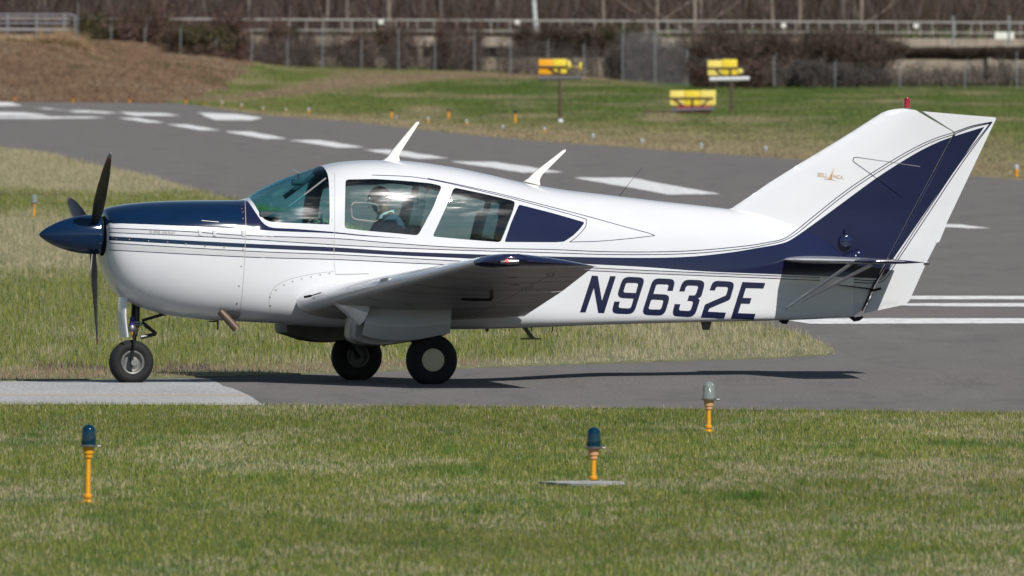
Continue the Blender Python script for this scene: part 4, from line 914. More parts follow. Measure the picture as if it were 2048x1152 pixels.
sheet('runway_marking', g((1886,448),(1920,448.6),(1984,456.5),(1940,456.2),(1890,454)), .008, M['mark'], wavy=.4)
for i, ((x0, y0), (x1, y1)) in enumerate(DASH):
    wx = .40*(x1-x0); sheet('runway_marking', g((x0,y0),(x0+wx,y0+.4),(x1,y1-.6),(x1-wx*.9,y1)), .008, M['mark'], wavy=1)
for q in (g((-60,201.5),(24,205),(44,211),(0,212),(-60,207)), g((66,215),(92,216),(180,225.5),(156,225.5)), g((-90,223.5),(50,224.5),(104,231),(-90,231)), g((-60,234.5),(180,233),(213,235.2),(90,238),(-60,237)),
          g((236,224),(330,226.5),(362,231),(268,231)), g((392,225),(470,228),(526,234.5),(500,240),(428,239)), g((100,218.5),(175,220.5),(240,225),(210,226.5))):
    sheet('touchdown_marking', q, .008, M['mark'], wavy=1)
sheet('threshold_line', g((1700,591.6),(2700,592.4),(2700,599.6),(1700,598.2)), .008, M['mark'], wavy=.5)
sheet('threshold_line', g((1640,607.5),(1900,606),(2700,604.5),(2700,612.8),(1900,612.8),(1800,611),(1700,609.5)), .008, M['mark'], wavy=.5)
sheet('threshold_line', g((1552,637),(1580,636.5),(2700,635.5),(2700,646),(1620,647.5)), .008, M['mark'], wavy=.5)

# low taxiway swell added behind the tail to lift where the shadow falls
cr_ = []; nx_, ny_ = 50, 40
for j in range(ny_):
    for i in range(nx_):
        px = 930+(2500-930)*i/(nx_-1); Z = 229.2+12.3*j/(ny_-1); a = min(1, max(0, (px-930)/300)); a = a*a*(3-2*a); u = min(1, max(0, (Z-229.2)/2.9)); u = u*u*(3-2*u); d_ = min(1, max(0, (Z-233.0)/8.4)); d_ = 1-d_*d_*(3-2*d_)
        cr_.append(Vector(((px-CX)*Z/F, Z, .0044+.052*a*u*d_)))
o = add_mesh('taxiway', cr_, [[j*nx_+i, j*nx_+i+1, (j+1)*nx_+i+1, (j+1)*nx_+i] for j in range(ny_-1) for i in range(nx_-1)], M['asphalt'], None, None, True); tag(o, kind='structure')

# ------------------------------------------------------------------ grass blades
m = NM('grass_blade'); at_ = m.node('ShaderNodeVertexColor', layer_name='Col'); m.n.remove(m.b)
df = m.node('ShaderNodeBsdfDiffuse', {'Color': at_.outputs[0]}); tl = m.node('ShaderNodeBsdfTranslucent', {'Color': at_.outputs[0]}); mx = m.node('ShaderNodeMixShader', {0: .38, 1: df.outputs[0], 2: tl.outputs[0]}); m.t.links.new(mx.outputs[0], m.out.inputs[0]); M['blade'] = m.m
def blades(name, x, y, z0, h, wd, col, label=None):
    n = len(x); a = rng.random(n)*math.pi*2; ln = rng.normal(0, .45, n); la = rng.random(n)*math.pi*2
    dx, dy = np.cos(a)*wd/2, np.sin(a)*wd/2; tipx_ = x+np.cos(la)*ln*h; tipy = y+np.sin(la)*ln*h; hh = h*np.sqrt(np.clip(1-(ln*.6)**2, .3, 1))
    V_ = np.empty((n, 3, 3)); V_[:, 0] = np.stack([x-dx, y-dy, z0], 1); V_[:, 1] = np.stack([x+dx, y+dy, z0], 1); V_[:, 2] = np.stack([tipx_, tipy, z0+hh], 1)
    C = np.repeat(col[:, None], 3, 1)*np.array([.88, .88, .98])[None, :, None]
    o = quick_mesh(name, V_.reshape(-1, 3), np.arange(n*3).reshape(-1, 3), M['blade'], np.clip(C.reshape(-1, 3), 0, 1)); tag(o, label, 'grass', kind='stuff'); return o
GREEN = np.array([.220, .262, .054]); GREEN2 = np.array([.385, .375, .100]); DRY = np.array([.60, .51, .33]); BROWN = np.array([.40, .30, .21]); DARK = np.array([.090, .150, .035])
def mixcol(dry, n): 
    """per-blade colour from local dryness"""
    r = rng.random(n); c = np.where((rng.random(n) < .45)[:, None], GREEN2, GREEN); c = np.where((rng.random(n) < .12)[:, None], DARK, c)
    c = np.where((r < dry)[:, None], DRY, c); return c*rng.uniform(.72, 1.22, (n, 1))
# lawn in front of the taxiway
N = 480000; y = rng.uniform(146, 217.5, N); x = rng.uniform(-6.2, 6.2, N)
px, py = pxpy(x, y); k = py > np.interp(px, [-900, 0, 500, 1024, 1500, 2048, 2900], [805, 808, 810, 814, 820, 826, 836])+rng.normal(0, .8, N)
x, y, px, py = x[k], y[k], px[k], py[k]; n = len(x)
pn = vnoise(x, y, .55, 3.2, 21)*.6+vnoise(x, y, 1.9, 9, 22)*.55
band = np.interp(py, [808, 826, 846, 865, 885, 905, 930, 950, 985, 1020, 1060, 1090, 1152], [-.06, -.10, .0, .10, .14, -.06, .12, .10, .06, -.05, .0, .12, .26])
dry = np.clip((pn-.55)*2.1+band*.85+.10+(vnoise(x, y, .08, .7, 26, 2)-.5)*.9, .06, .93); hgt = rng.uniform(.018, .044, n)*(1-.3*dry)*(.8+.5*vnoise(x, y, .3, .8, 23)); tuft = vnoise(x, y, .12, .5, 24, 1)
kk = (tuft > .22) | (rng.random(n) < .55); col = mixcol(dry, n)
dk = vnoise(x, y, .5, 2.5, 25); col = np.where((dk > .70)[:, None], col*[.62, .78, .7], col)
lg_ = vnoise(x, y, 2.6, 16, 28, 2); col = col*np.clip(.78+.5*lg_, .7, 1.15)[:, None]; tall = (vnoise(x, y, .22, 1.2, 29, 1) > .90); hgt = np.where(tall, hgt*1.8, hgt); col = np.where((tall & (dry < .6))[:, None], col*[.6, .85, .7], col)
# worn ring of bare ground around the second lamp's pad
kk &= ~((np.abs(px-1165) < 60) & (np.abs(py-971) < 3) & (rng.random(n) < .6))
blades('lawn_grass', x[kk], y[kk], np.zeros(kk.sum()), hgt[kk], rng.uniform(.003, .0065, kk.sum()), col[kk], 'short green winter grass with straw patches in front of the taxiway')
# verge between taxiway and runway
N = 640000; t = rng.random(N); y = 226.5+465*t**1.7; x = rng.uniform(-16, 5, N); px, py = pxpy(x, y, IZ); k = inside(np.stack([px+rng.normal(0, 7, N)+(vnoise(x, y, .6, .6, 35)-.5)*26, py+rng.normal(0, .9, N)], 1), dens(ISL, 60)) & (x > -1.02*y*1024/F-3.5)
x, y, px, py = x[k], y[k], px[k], py[k]; n = len(x); sz = np.interp(y, [228, 690], [1.0, 1.9])
pn = vnoise(x, y, .7, 6, 31)*.55+vnoise(x, y, 2.5, 22, 32)*.5
band = np.interp(py, [297, 330, 372, 385, 400, 425, 432, 450, 500, 532, 545, 600, 690, 765], [1.2, 1.1, 1.05, .35, .0, .15, .4, 1.1, 1.3, 1.1, -.22, -.25, -.18, -.05])
rt = np.clip((px-1050)/300, 0, 1)*np.clip((py-640)/20, 0, 1); band = band+rt*.75
edge_lo = np.interp(px, [-900, 0, 430, 700, 1000, 1300, 1560, 1671], [773, 761, 752, 743, 732, 722, 714, 702]); rim = np.clip(1-(edge_lo-py-2)/np.interp(px, [0, 640, 1000, 1600], [22, 20, 13, 30]), 0, 1)
rim = np.maximum(rim, np.clip((px-1610)/40, 0, 1)); dry = np.clip((pn-.53)*2.6+band+.16+rim*1.4, .04, .97)
tl_ = (vnoise(x, y, .18, 1.6, 36, 1) > .93) & (rng.random(n) < .6) & (py > 400)
hgt = np.where(tl_, 1.6, 1)*rng.uniform(.04, .10, n)*(1-.55*rim)*np.interp(py, [297, 530, 600], [.62, .75, 1.0])*sz*(.75+.5*vnoise(x, y, .35, 2, 33)); col = mixcol(dry, n)
br = (rim > .25) & (px < 1000) & (rng.random(n) < .75); col = np.where(br[:, None], BROWN*[1.1, 1.0, 1.0]*rng.uniform(.7, 1.2, (n, 1)), col)
fl = (((px > 70) & (px < 215)) | ((px > 325) & (px < 420))) & (np.abs(py-737+rng.normal(0, 1.5, n)) < 5) & (rng.random(n) < .6); col = np.where(fl[:, None], np.array([.17, .085, .13])*rng.uniform(.6, 1.4, (n, 1)), col)
col = np.where(tl_[:, None], np.array([.13, .20, .075])*rng.uniform(.8, 1.2, (n, 1)), col); seam_ = np.abs(py-391) < 2; col = np.where((seam_ & (px < 130))[:, None], col*.55, col)
blades('verge_grass', x, y, np.full(n, IZ), hgt, rng.uniform(.0035, .0085, n)*sz, col, 'longer green grass with dry straw edges behind the aeroplane')
# mown grass, straw and bare brown bank beyond the runway: short broad tufts
N = 430000; yy_ = 560+1270*rng.random(N)**.95; x = rng.uniform(-1.1, 1.1, N)*yy_*1024/F*1.08; y = yy_; px, py = pxpy(x, y); k = (py < np.interp(px, [p[0] for p in EDGE_FAR], [p[1] for p in EDGE_FAR])-.8) & ((px > 250) | (y > 1118)); x, y = x[k], y[k]; n = len(x)
z = height(x, y); dt, dr, ls = far_mask(x, y, z); gr = vnoise(x, y, .9, 14, 41)[:, None]
G1, G2, G3 = np.array([.195, .245, .072]), np.array([.320, .320, .115]), np.array([.125, .195, .055]); base_ = G1+(G2-G1)*np.clip((gr-.3)*2.2, 0, 1); base_ = base_*(1-ls[:, None])+G3*ls[:, None]
col = base_*(1-dr[:, None])+np.array([.47, .38, .235])*dr[:, None]*(.75+.5*gr)
bn = vnoise(x, y, 1.2, 18, 42)[:, None]; bn2 = vnoise(x, y, .35, 4, 43)[:, None]; brn = np.array([.24, .145, .090])*(1-bn)+np.array([.44, .31, .205])*bn; bl = vnoise(x, y, 3.5, 40, 44)[:, None]; brn = np.where((bl > .60) & (rng.random((n, 1)) < .55), np.array([.42, .33, .22]), brn); brn = np.where((bl < .34) & (rng.random((n, 1)) < .5), np.array([.17, .165, .075]), brn); brn = np.where(bn2 > .80, brn*1.6, brn); brn = np.where(bn2 < .22, brn*[.65, .7, .6], brn)
col = col*(1-.8*TRK[:, None])+np.array([.33, .235, .17])*.8*TRK[:, None]; col = np.where(dt[:, None] > .5, brn, col)*rng.uniform(.8, 1.2, (n, 1))
sz = np.interp(y, [560, 1000, 1800], [1, 1.5, 2.0]); blades('far_grass', x, y, z-.01, rng.uniform(.03, .065, n)*sz*(1+.6*(dt > .5)), rng.uniform(.03, .06, n)*sz, col, 'mown green and straw grass with a brown weedy bank beyond the runway')

# ------------------------------------------------------------------ airfield lights
M['lampyellow'] = pbr('yellow_orange_paint', (.75, .33, .015), .45, vary=.12, vscale=30); M['fadedorange'] = pbr('faded_orange_paint', (.62, .33, .16), .6, vary=.15, vscale=40)
M['bluelens'] = pbr('deep_blue_glass', (.001, .028, .052), .05, spec=.5); M['redlens'] = pbr('dark_red_glass', (.14, .012, .012), .2)
m = NM('clear_ribbed_glass'); m.b.inputs['Base Color'].default_value = (.36, .40, .385, 1); m.b.inputs['Roughness'].default_value = .12; m.b.inputs['Transmission Weight'].default_value = .35; m.b.inputs['Alpha'].default_value = .85
wv = m.node('ShaderNodeTexWave', {'Scale': 60}, bands_direction='Z'); m.bump(wv.outputs['Fac'], .3, .003); M['clearlens'] = m.m
def lamp(base, hgt, lens, label, group=None, collar=None, big=1.0, tilt=0.0, name='edge_light', foot=True):
    t = empty(name, base); tag(t, label, 'edge light', group); t.rotation_euler = (0, tilt, 0); k = big; gb = hgt-.142*k
    mb = MB(); mb.tube([(0, 0, 0), (0, 0, gb-.07*k)], .0165*k, 16)
    if foot: mb.lathe([(.001, .03), (.026*k, .03), (.028*k, .045), (.020*k, .052), (.017*k, .055)], (0, 0, 0), 'Z', 20); mb.lathe([(.07, -.004), (.07, .002), (.035, .006), (.024, .02)], (0, 0, 0), 'Z', 24)
    mb.build('stem', M['lampyellow'], t)
    mb = MB(); mb.lathe([(.018*k, gb-.075*k), (.026*k, gb-.07*k), (.027*k, gb-.05*k), (.034*k, gb-.045*k), (.036*k, gb-.012*k), (.040*k, gb-.008*k), (.040*k, gb)], (0, 0, 0), 'Z', 24); mb.build('collar', collar or M['lampyellow'], t)
    mb = MB(); mb.lathe([(.045*k, gb-.003), (.060*k, gb-.002), (.062*k, gb+.006*k), (.05*k, gb+.012*k)], (0, 0, 0), 'Z', 28); mb.tube([(.06*k, 0, gb+.002), (.078*k, 0, gb+.002)], .008*k, 8); mb.build('clamp_ring', M['steel'], t)
    mb = MB(); pf = [(.047, .006), (.048, .02), (.047, .06), (.0455, .095)]+[(.0455*math.cos(a), .095+.045*math.sin(a)) for a in np.linspace(.15, 1.5, 10)]+[(.001, .1402)]
    mb.lathe([(r*k, gb+h*k) for r, h in pf], (0, 0, 0), 'Z', 28); mb.build('lens', lens, t)
    return t
lamp(gnd(175, 1005), .497, M['bluelens'], 'tall yellow taxiway light with blue lens, leftmost in the front lawn', 'blue taxiway lights', tilt=R(1.0))
lamp(gnd(1186.5, 968), .378, M['bluelens'], 'short yellow taxiway light with blue lens and faded collar on a concrete pad', 'blue taxiway lights', collar=M['fadedorange'], tilt=R(.6))
lamp(gnd(1417, 864), .382, M['clearlens'], 'taxiway light with clear grey lens and faded orange collar at the tarmac edge', collar=M['fadedorange'], tilt=R(.6))
lamp(gnd(68.5, 436), .38, M['clearlens'], 'small clear light standing in the verge grass left of the propeller', collar=M['fadedorange'], tilt=R(0))
c = gnd(1168, 971); mb = MB(); ring_ = []
for k in range(20): 
    a = 2*math.pi*k/20; ring_.append(Vector((c.x+.24*math.cos(a)*(1+.22*math.sin(3*a)+.12*math.sin(7*a+1)), c.y+.6*math.sin(a), .0)))
mb.prism([p+Vector((0, 0, .005)) for p in ring_], [p+Vector((0, 0, .022)) for p in ring_]); pad = mb.build('concrete_pad', M['concrete']); tag(pad, 'flat grey concrete pad in the lawn under the blue lensed light', 'pad')
M['greylens'] = pbr('pale_lamp_glass', (.42, .46, .50), .2); M['blacklens'] = pbr('dark_lamp_cap', (.03, .03, .04), .3)
def small_lamp(px, yt, yb, lens, label, group, stem=True, yhide=0):
    b = gnd(px, yb); b.z = float(height(np.array([b.x]), np.array([b.y]))[0]) if b.y > 1000 else 0; hh = (yb-yt)*b.y/F+b.z*0; k = .78
    t = empty('runway_edge_light', b); tag(t, label, 'edge light', group)
    mb = MB(); mb.lathe([(.045*k, 0), (.045*k, hh*.40), (.06*k, hh*.5), (.06*k, hh*.58)], (0, 0, 0), 'Z', 14); mb.build('stem', M['lampyellow'] if stem else M['greylens'], t)
    mb = MB(); mb.lathe([(.055*k, hh*.58), (.06*k, hh*.8), (.045*k, hh*.95), (.001, hh)], (0, 0, 0), 'Z', 14); mb.build('lens', lens, t)
for i, (px, a, b) in enumerate(((29.5, 190, 203.5), (146, 191, 205), (259, 192, 206), (372, 194, 208))):
    small_lamp(px, a, b, M['redlens'], ['red topped end light, leftmost of the four below the brown bank', 'red topped end light, second from left below the brown bank', 'red topped end light, third from left below the brown bank', 'red topped end light, rightmost of four, by the green bank corner'][i], 'red runway end lights')
small_lamp(407, 201, 209, M['redlens'], 'tiny brown topped light just right of the last red end light', 'small runway lights')
ORD = ['first', 'second', 'third', 'fourth', 'fifth', 'sixth', 'seventh', 'eighth', 'ninth', 'tenth', 'eleventh', 'twelfth', 'thirteenth']
for i, (px, a, b, st) in enumerate(((444, 203, 213, 1), (483, 207, 217, 1), (526, 213, 222, 1), (572, 216, 224, 1), (617, 215, 229, 1), (792, 232, 239, 0), (856, 233, 247, 1), (933, 239, 252, 1), (1005, 250, 260, 0), (1089, 254, 267, 1), (1186, 267, 279, 0), (1284, 277, 288, 0), (1402.5, 286, 296, 0), (1531, 292, 304, 0))):
    small_lamp(px, a, b, M['greylens'], 'small white runway light on far edge, %s yellow stem, %s from left' % ('with' if st else 'no', (ORD+['fourteenth'])[i]), 'white runway edge lights', bool(st))
small_lamp(2033, 328, 353, M['greylens'], 'white and yellow runway light right of the tail, nearest of the far edge row', 'white runway edge lights')
for i, (px, a, b) in enumerate(((783, 217, 238), (897, 217, 237), (1030.5, 219, 249))):
    bp = gnd(px, b); hh = (b-a)*bp.y/F; t = empty('marker_post', bp); tag(t, ['dark capped yellow post, leftmost of three in the far grass', 'dark capped yellow post, middle of three in the far grass', 'tallest dark capped yellow post, right of the roof antenna'][i], 'marker post', 'dark capped marker posts')
    mb = MB(); mb.tube([(0, 0, 0), (0, 0, hh*.7)], .042, 12); mb.build('post', M['lampyellow'], t); mb = MB(); mb.lathe([(.04, hh*.7), (.06, hh*.75), (.058, hh*.92), (.001, hh)], (0, 0, 0), 'Z', 12); mb.build('cap', M['blacklens'], t)
bp = gnd(1121, 248); mb = MB(); mb.lathe([(.001, 0)]+[(.085*math.sin(a), .085-.085*math.cos(a)) for a in np.linspace(.15, 3.0, 10)]+[(.001, .17)], bp+Vector((0, -.4, 0)), 'Z', 18); tag(mb.build('marker_ball', M['white']), 'small white ball at the foot of the left sign pole', 'marker ball')

# ------------------------------------------------------------------ yellow airfield signs seen from behind
M['ysign'] = pbr('yellow_sign_panel', (.82, .62, .035), .5, vary=.05, vscale=2); M['ysign2'] = pbr('pale_yellow_panel', (.82, .66, .14), .55, vary=.05, vscale=2); M['osign'] = pbr('orange_sign_panel', (.85, .38, .005), .5)
M['rust'] = pbr('rusty_steel', (.10, .06, .045), .7, vary=.3, vscale=4); M['darkred'] = pbr('dark_red_housing', (.32, .02, .03), .6, vary=.2); M['gunmetal'] = pbr('grey_tube', (.10, .10, .12), .5)
def q3(a, px, py, d=0.0): p = at(px, py, a.y); return Vector((p.x, p.y+d, p.z))
def signbox(a, x0, y0, x1, y1, mat, parent, name='panel'):
    A_, B_ = q3(a, x0, y0), q3(a, x1, y1); mb = MB(); mb.box((A_+B_)/2, (abs(B_.x-A_.x), .16, abs(A_.z-B_.z)), .03); return mb.build(name, mat, parent)
def sign(name, px, pyb, label, boxes, bars, pole):
    a = gnd(px, pyb); t = empty(name, a); tag(t, label, 'airfield sign', 'yellow airfield signs'); off = Vector(a)
    objs = [signbox(a, *b[:4], M[b[4]], None) for b in boxes]
    for nm, mat, x0, y0, x1, y1, r in bars:
        mb = MB(); mb.tube([q3(a, x0, y0, -.11), q3(a, x1, y1, -.11)], r, 8); objs.append(mb.build(nm, M[mat], None))
    if pole: mb = MB(); mb.tube([q3(a, px, pole, -.1), Vector((a.x, a.y-.1, 0))], .055, 10); objs.append(mb.build('pole', M['rust'], None))
    for o in objs:
        o.data.transform(Matrix.Translation(-off)); o.parent = t
    return t, a
s1, a1 = sign('airfield_sign', 1120, 248, 'orange and yellow sign on a tall thin rusty pole, left of the three',
  [(1077, 118.5, 1105.5, 148.5, 'osign'), (1105.8, 118, 1133.5, 147, 'ysign')],
  [('cross_rail', 'rust', 1077, 133.5, 1136, 133.5, .03), ('brace', 'rust', 1096, 134, 1119, 150, .025), ('brace', 'rust', 1119, 132, 1119, 152, .04), ('counterweight_bar', 'gunmetal', 1077, 157.5, 1163, 155.5, .055)], 150)
mb = MB(); c = q3(a1, 1136, 130)-Vector(a1); mb.lathe([(.11, -.02), (.16, .0), (.13, .06), (.04, .10), (.001, .105)], c, 'X', 20); mb.build('end_cap', M['ysign2'], s1)
mb = MB(); c = q3(a1, 1161, 134)-Vector(a1); mb.lathe([(.001, -.03), (.15, -.03), (.16, .0), (.15, .03), (.001, .03)], c, 'X', 20); mb.tube([q3(a1, 1138, 133, 0)-Vector(a1), c], .012, 6); mb.build('disc', M['ysign'], s1)
s2, a2 = sign('airfield_sign', 1463, 228, 'yellow two panel sign on a rusty pole with white bar below, highest on the right',
  [(1415, 120.5, 1443.5, 151, 'ysign2'), (1444, 118.5, 1474.5, 150, 'ysign')],
  [('cross_rail', 'rust', 1415, 136, 1490, 135.5, .03), ('brace', 'rust', 1432, 137, 1442, 149, .03), ('brace', 'rust', 1461, 136, 1461, 152, .04), ('brace', 'gunmetal', 1483, 150, 1497, 132, .02), ('white_bar', 'white', 1419, 158.5, 1499, 157, .075), ('counterweight_bar', 'gunmetal', 1432, 156, 1452, 162, .05)], 150)
mb = MB(); c = q3(a2, 1476, 142)-Vector(a2); mb.lathe([(.13, -.01), (.14, .05), (.12, .14), (.05, .19), (.001, .195)], c, 'X', 20); mb.build('end_cap', M['ysign2'], s2)
s3, a3 = sign('airfield_sign', 1385, 229, 'wide pale yellow three panel sign over a dark red housing, low in the grass',
  [(1339.5, 181, 1368.5, 211, 'ysign2'), (1369.2, 181, 1399.5, 211, 'ysign'), (1400.2, 180.5, 1431.5, 210.5, 'ysign2')],
  [('cross_rail', 'rust', 1340, 196, 1427, 196, .03), ('brace', 'rust', 1348, 197, 1366, 211, .03), ('brace', 'rust', 1418, 197, 1404, 212, .03), ('post', 'rust', 1385, 197, 1385, 229, .035),
   ('grey_tube', 'gunmetal', 1343, 220.5, 1428, 218.5, .06), ('ground_rail', 'rust', 1292, 223, 1345, 222.5, .035), ('ground_leg', 'gunmetal', 1293, 223, 1291, 236, .05)], None)
o = signbox(a3, 1353, 211.5, 1422, 226.5, M['darkred'], None, 'housing'); o.data.transform(Matrix.Translation(-Vector(a3))+Matrix.Identity(4)*0 if False else Matrix.Translation(-Vector(a3))); o.parent = s3

# ------------------------------------------------------------------ background: fence, shrubs, road wall, railing, wood
ZF = 1700.0
def gz(x, Z): return float(height(np.array([float(x)]), np.array([float(Z)]))[0])
def fence(name, posts, Z, label, ytop, meshp=None):
    x0 = (posts[0][0]-CX)*Z/F; t = empty(name, (x0, Z, 0)); tag(t, label, 'fence', 'airport perimeter fences')
    top = []
    for px, yt, yb in posts:
        P = at(px, yt, Z)-Vector((x0, Z, 0)); B = at(px, yb+5, Z)-Vector((x0, Z, 0)); mb = MB(); mb.tube([B, P], .028, 8); mb.tube([P, P+Vector((.14, -.1, .22))], .016, 6); mb.build('post', M['galv'], t); top.append(P)
    mb = MB()
    for dz in (-.1,):
        mb.tube([p+Vector((0, 0, dz)) for p in top], .006, 5)
    mb.build('top_wire', M['soot'], t)
    if meshp:
        V_ = []; 
        for (px, yt, yb), p in zip(posts, top): V_ += [p, at(px, yb+4, Z)-Vector((x0, Z, 0))]
        mb = MB(); mb.add(V_, [[2*i, 2*i+1, 2*i+3, 2*i+2] for i in range(len(top)-1)]); mb.build('chain_link', meshp, t)
def wiremesh(name, a, col):
    m = NM(name); m.b.inputs['Base Color'].default_value = (*col, 1); tc = m.node('ShaderNodeTexCoord')
    n = m.node('ShaderNodeTexWave', {'Scale': 9.0}, bands_direction='DIAGONAL'); m.t.links.new(tc.outputs['Object'], n.inputs[0]); m.put(m.b.inputs['Alpha'], m.ramp(n.outputs['Fac'], [(.93-a, (0, 0, 0)), (.965-a, (1, 1, 1))])); return m.m
M['wire'] = wiremesh('chain_link_wire', -.03, (.20, .19, .19)); M['wire2'] = wiremesh('dense_gate_mesh', .03, (.22, .22, .23))
fence('wire_fence', [(px, yt, np.interp(px, CRX, CRY)) for px, yt in ((156, 8), (222, 50), (290, 55), (361, 56), (432, 78), (504, 66), (575, 80), (645, 62), (723, 78), (797, 62), (870, 80), (949, 66), (1021, 78), (1096, 82), (1168, 88))], ZF, 'grey wire fence with tall posts in front of the pale road wall', 60)
fence('wire_fence', [(1245, 66, 158), (1310, 66, 164), (1375, 100, 168)], 1560, 'dense grey mesh fence panel between two tall angled posts', 60, M['wire2'])
fence('wire_fence', [(1548, 112, 168), (1670, 125, 170), (1800, 120, 171), (1930, 122, 172), (2034, 105, 172), (2150, 110, 173)], 1500, 'low thin wire fence in front of the right hand hedge', 60)
# left gate rails on top of the brown bank
t = empty('metal_gate', at(-20, 95, 1500)); tag(t, 'grey tubular metal gate on top of the brown bank at far left', 'gate'); o0 = Vector(t.location)
mb = MB()
for y_ in (29, 46.5, 60): mb.tube([at(-160, y_-.5, 1500)-o0, at(140, y_, 1500)-o0] + ([at(148, y_+2, 1500)-o0] if y_ == 29 else []), .04, 6)
mb.build('rail', M['galv'], t)
for px in (-80, 15, 73, 129, 150):
    mb = MB(); mb.tube([at(px, 29, 1500)-o0, at(px, 96, 1500)-o0], .05, 8); mb.build('post', M['galv'], t)

def slabwall(name, xl, xr, tl, bl, tr, br, Z, depth, mat, parent=None, off=Vector((0, 0, 0))):
    A_ = [at(xl, tl, Z), at(xr, tr, Z), at(xr, br, Z), at(xl, bl, Z)]; mb = MB(); mb.prism([p-off for p in A_], [p+Vector((0, depth, 0))-off for p in A_]); return mb.build(name, mat, parent)
m = NM('stained_concrete'); n1 = m.noise(1.0, 6, .7, None, (.5, .5, .35)); n2 = m.noise(1.0, 4, .7, None, (2.5, 1, .4)); c = m.ramp(n1, [(.3, (.26, .21, .165)), (.7, (.46, .39, .31))]); c = m.mix(m.ramp(n2, [(.5, (0, 0, 0)), (.75, (.75, .75, .75))]), c, (.16, .12, .095)); m.put(m.b.inputs['Base Color'], c); m.b.inputs['Roughness'].default_value = .95; M['oldwall'] = m.m
M['girder'] = pbr('shade_darkened_girder', (.055, .052, .058), .8, vary=.4, vscale=.6); M['leaf'] = pbr('brown_leaf_litter', (.12, .10, .065), .95, vary=.4, vscale=.5, bump=.8, bscale=3, bdist=.3)
rb = empty('road_wall', at(1024, 140, 1860)); tag(rb, 'long stained concrete road wall with a dark girder band behind the hedge', 'wall'); ro = Vector(rb.location)
slabwall('lower_wall', -400, 2500, 108, 152, 122, 182, 1860, .6, M['oldwall'], rb, ro)
slabwall('girder', -400, 2500, 88, 108, 98, 122, 1860.4, .4, M['girder'], rb, ro)  # dark slab, the shade of the recessed band is put into its colour
slabwall('parapet', -400, 2500, 69, 88, 79, 98, 1859.8, .7, M['oldwall'], rb, ro)
slabwall('ledge', -400, 2500, 87, 89.5, 97, 99.5, 1859.4, 1.0, M['soot'], rb, ro)
for px in range(-300, 2400, 380):
    mb = MB(); mb.box(at(px, 110+px*.004, 1859.7)-ro, (.35, .5, 1.9), .04); mb.build('pier', M['oldwall'], rb)
rl = empty('road_railing', at(1024, 60, 1880)); tag(rl, 'long pale metal railing along the road above the wall', 'railing'); ro = Vector(rl.location)
mb = MB()
for y0, y1, r_ in ((36, 47.5, .075), (57, 68, .055)): mb.tube([at(-400, y0-1, 1880)-ro, at(1000, y0+5, 1880)-ro, at(2500, y1, 1880)-ro], r_, 6)
M['rail'] = pbr('weathered_rail', (.33, .31, .29), .6, vary=.25, vscale=1.5); mb.build('rail', M['rail'], rl)
random.seed(5); px = 540
while px < 2250:
    yo = np.interp(px, [-400, 1000, 2500], [35, 41, 47.5]); mb = MB(); mb.tube([at(px, yo, 1880)-ro, at(px, yo+26, 1880)-ro], .045, 6); mb.build('railing_post', M['rail'], rl); px += random.choice((12, 15, 21, 28, 24))*1.6
for px in (1906, 2018):
    mb = MB(); mb.tube([at(px, 90, 1840), at(px, 32, 1840)], .09, 8); tag(mb.build('tall_post', M['galv']), 'tall grey post beside the road railing, %s' % ('left of the pale box' if px == 1906 else 'standing over the pale box'), 'post', 'tall posts by the railing')
slabwall('roadside_box', 1990, 2028, 64, 78, 64, 78, 1845, .6, M['white_plastic']); tag(bpy.data.objects['roadside_box'], 'small pale rectangular box on the road wall at far right', 'box')
slabwall('pale_hut', 205, 420, 66, 130, 68, 130, 1830, 3, pbr('pale_grey_cladding', (.55, .58, .62), .6, vary=.1)); tag(bpy.data.objects['pale_hut'], 'low pale grey hut glimpsed through the dark shrubs at left', 'hut')
for px, y_ in ((762, 44), (1034, 45), (1567, 51), (1832, 52), (331, 31)):
    mb = MB(); p = at(px, y_, 1878); mb.box(p, (.34, .1, .30), .04); tag(mb.build('roadside_plate', M['white_plastic']), 'small white plate on the road railing, %s' % {762: 'above the left fence post', 1034: 'above the left sign', 1567: 'above the tail boom', 1832: 'above the red beacon', 331: 'alone among the left trees'}[px], 'plate', 'white roadside plates')

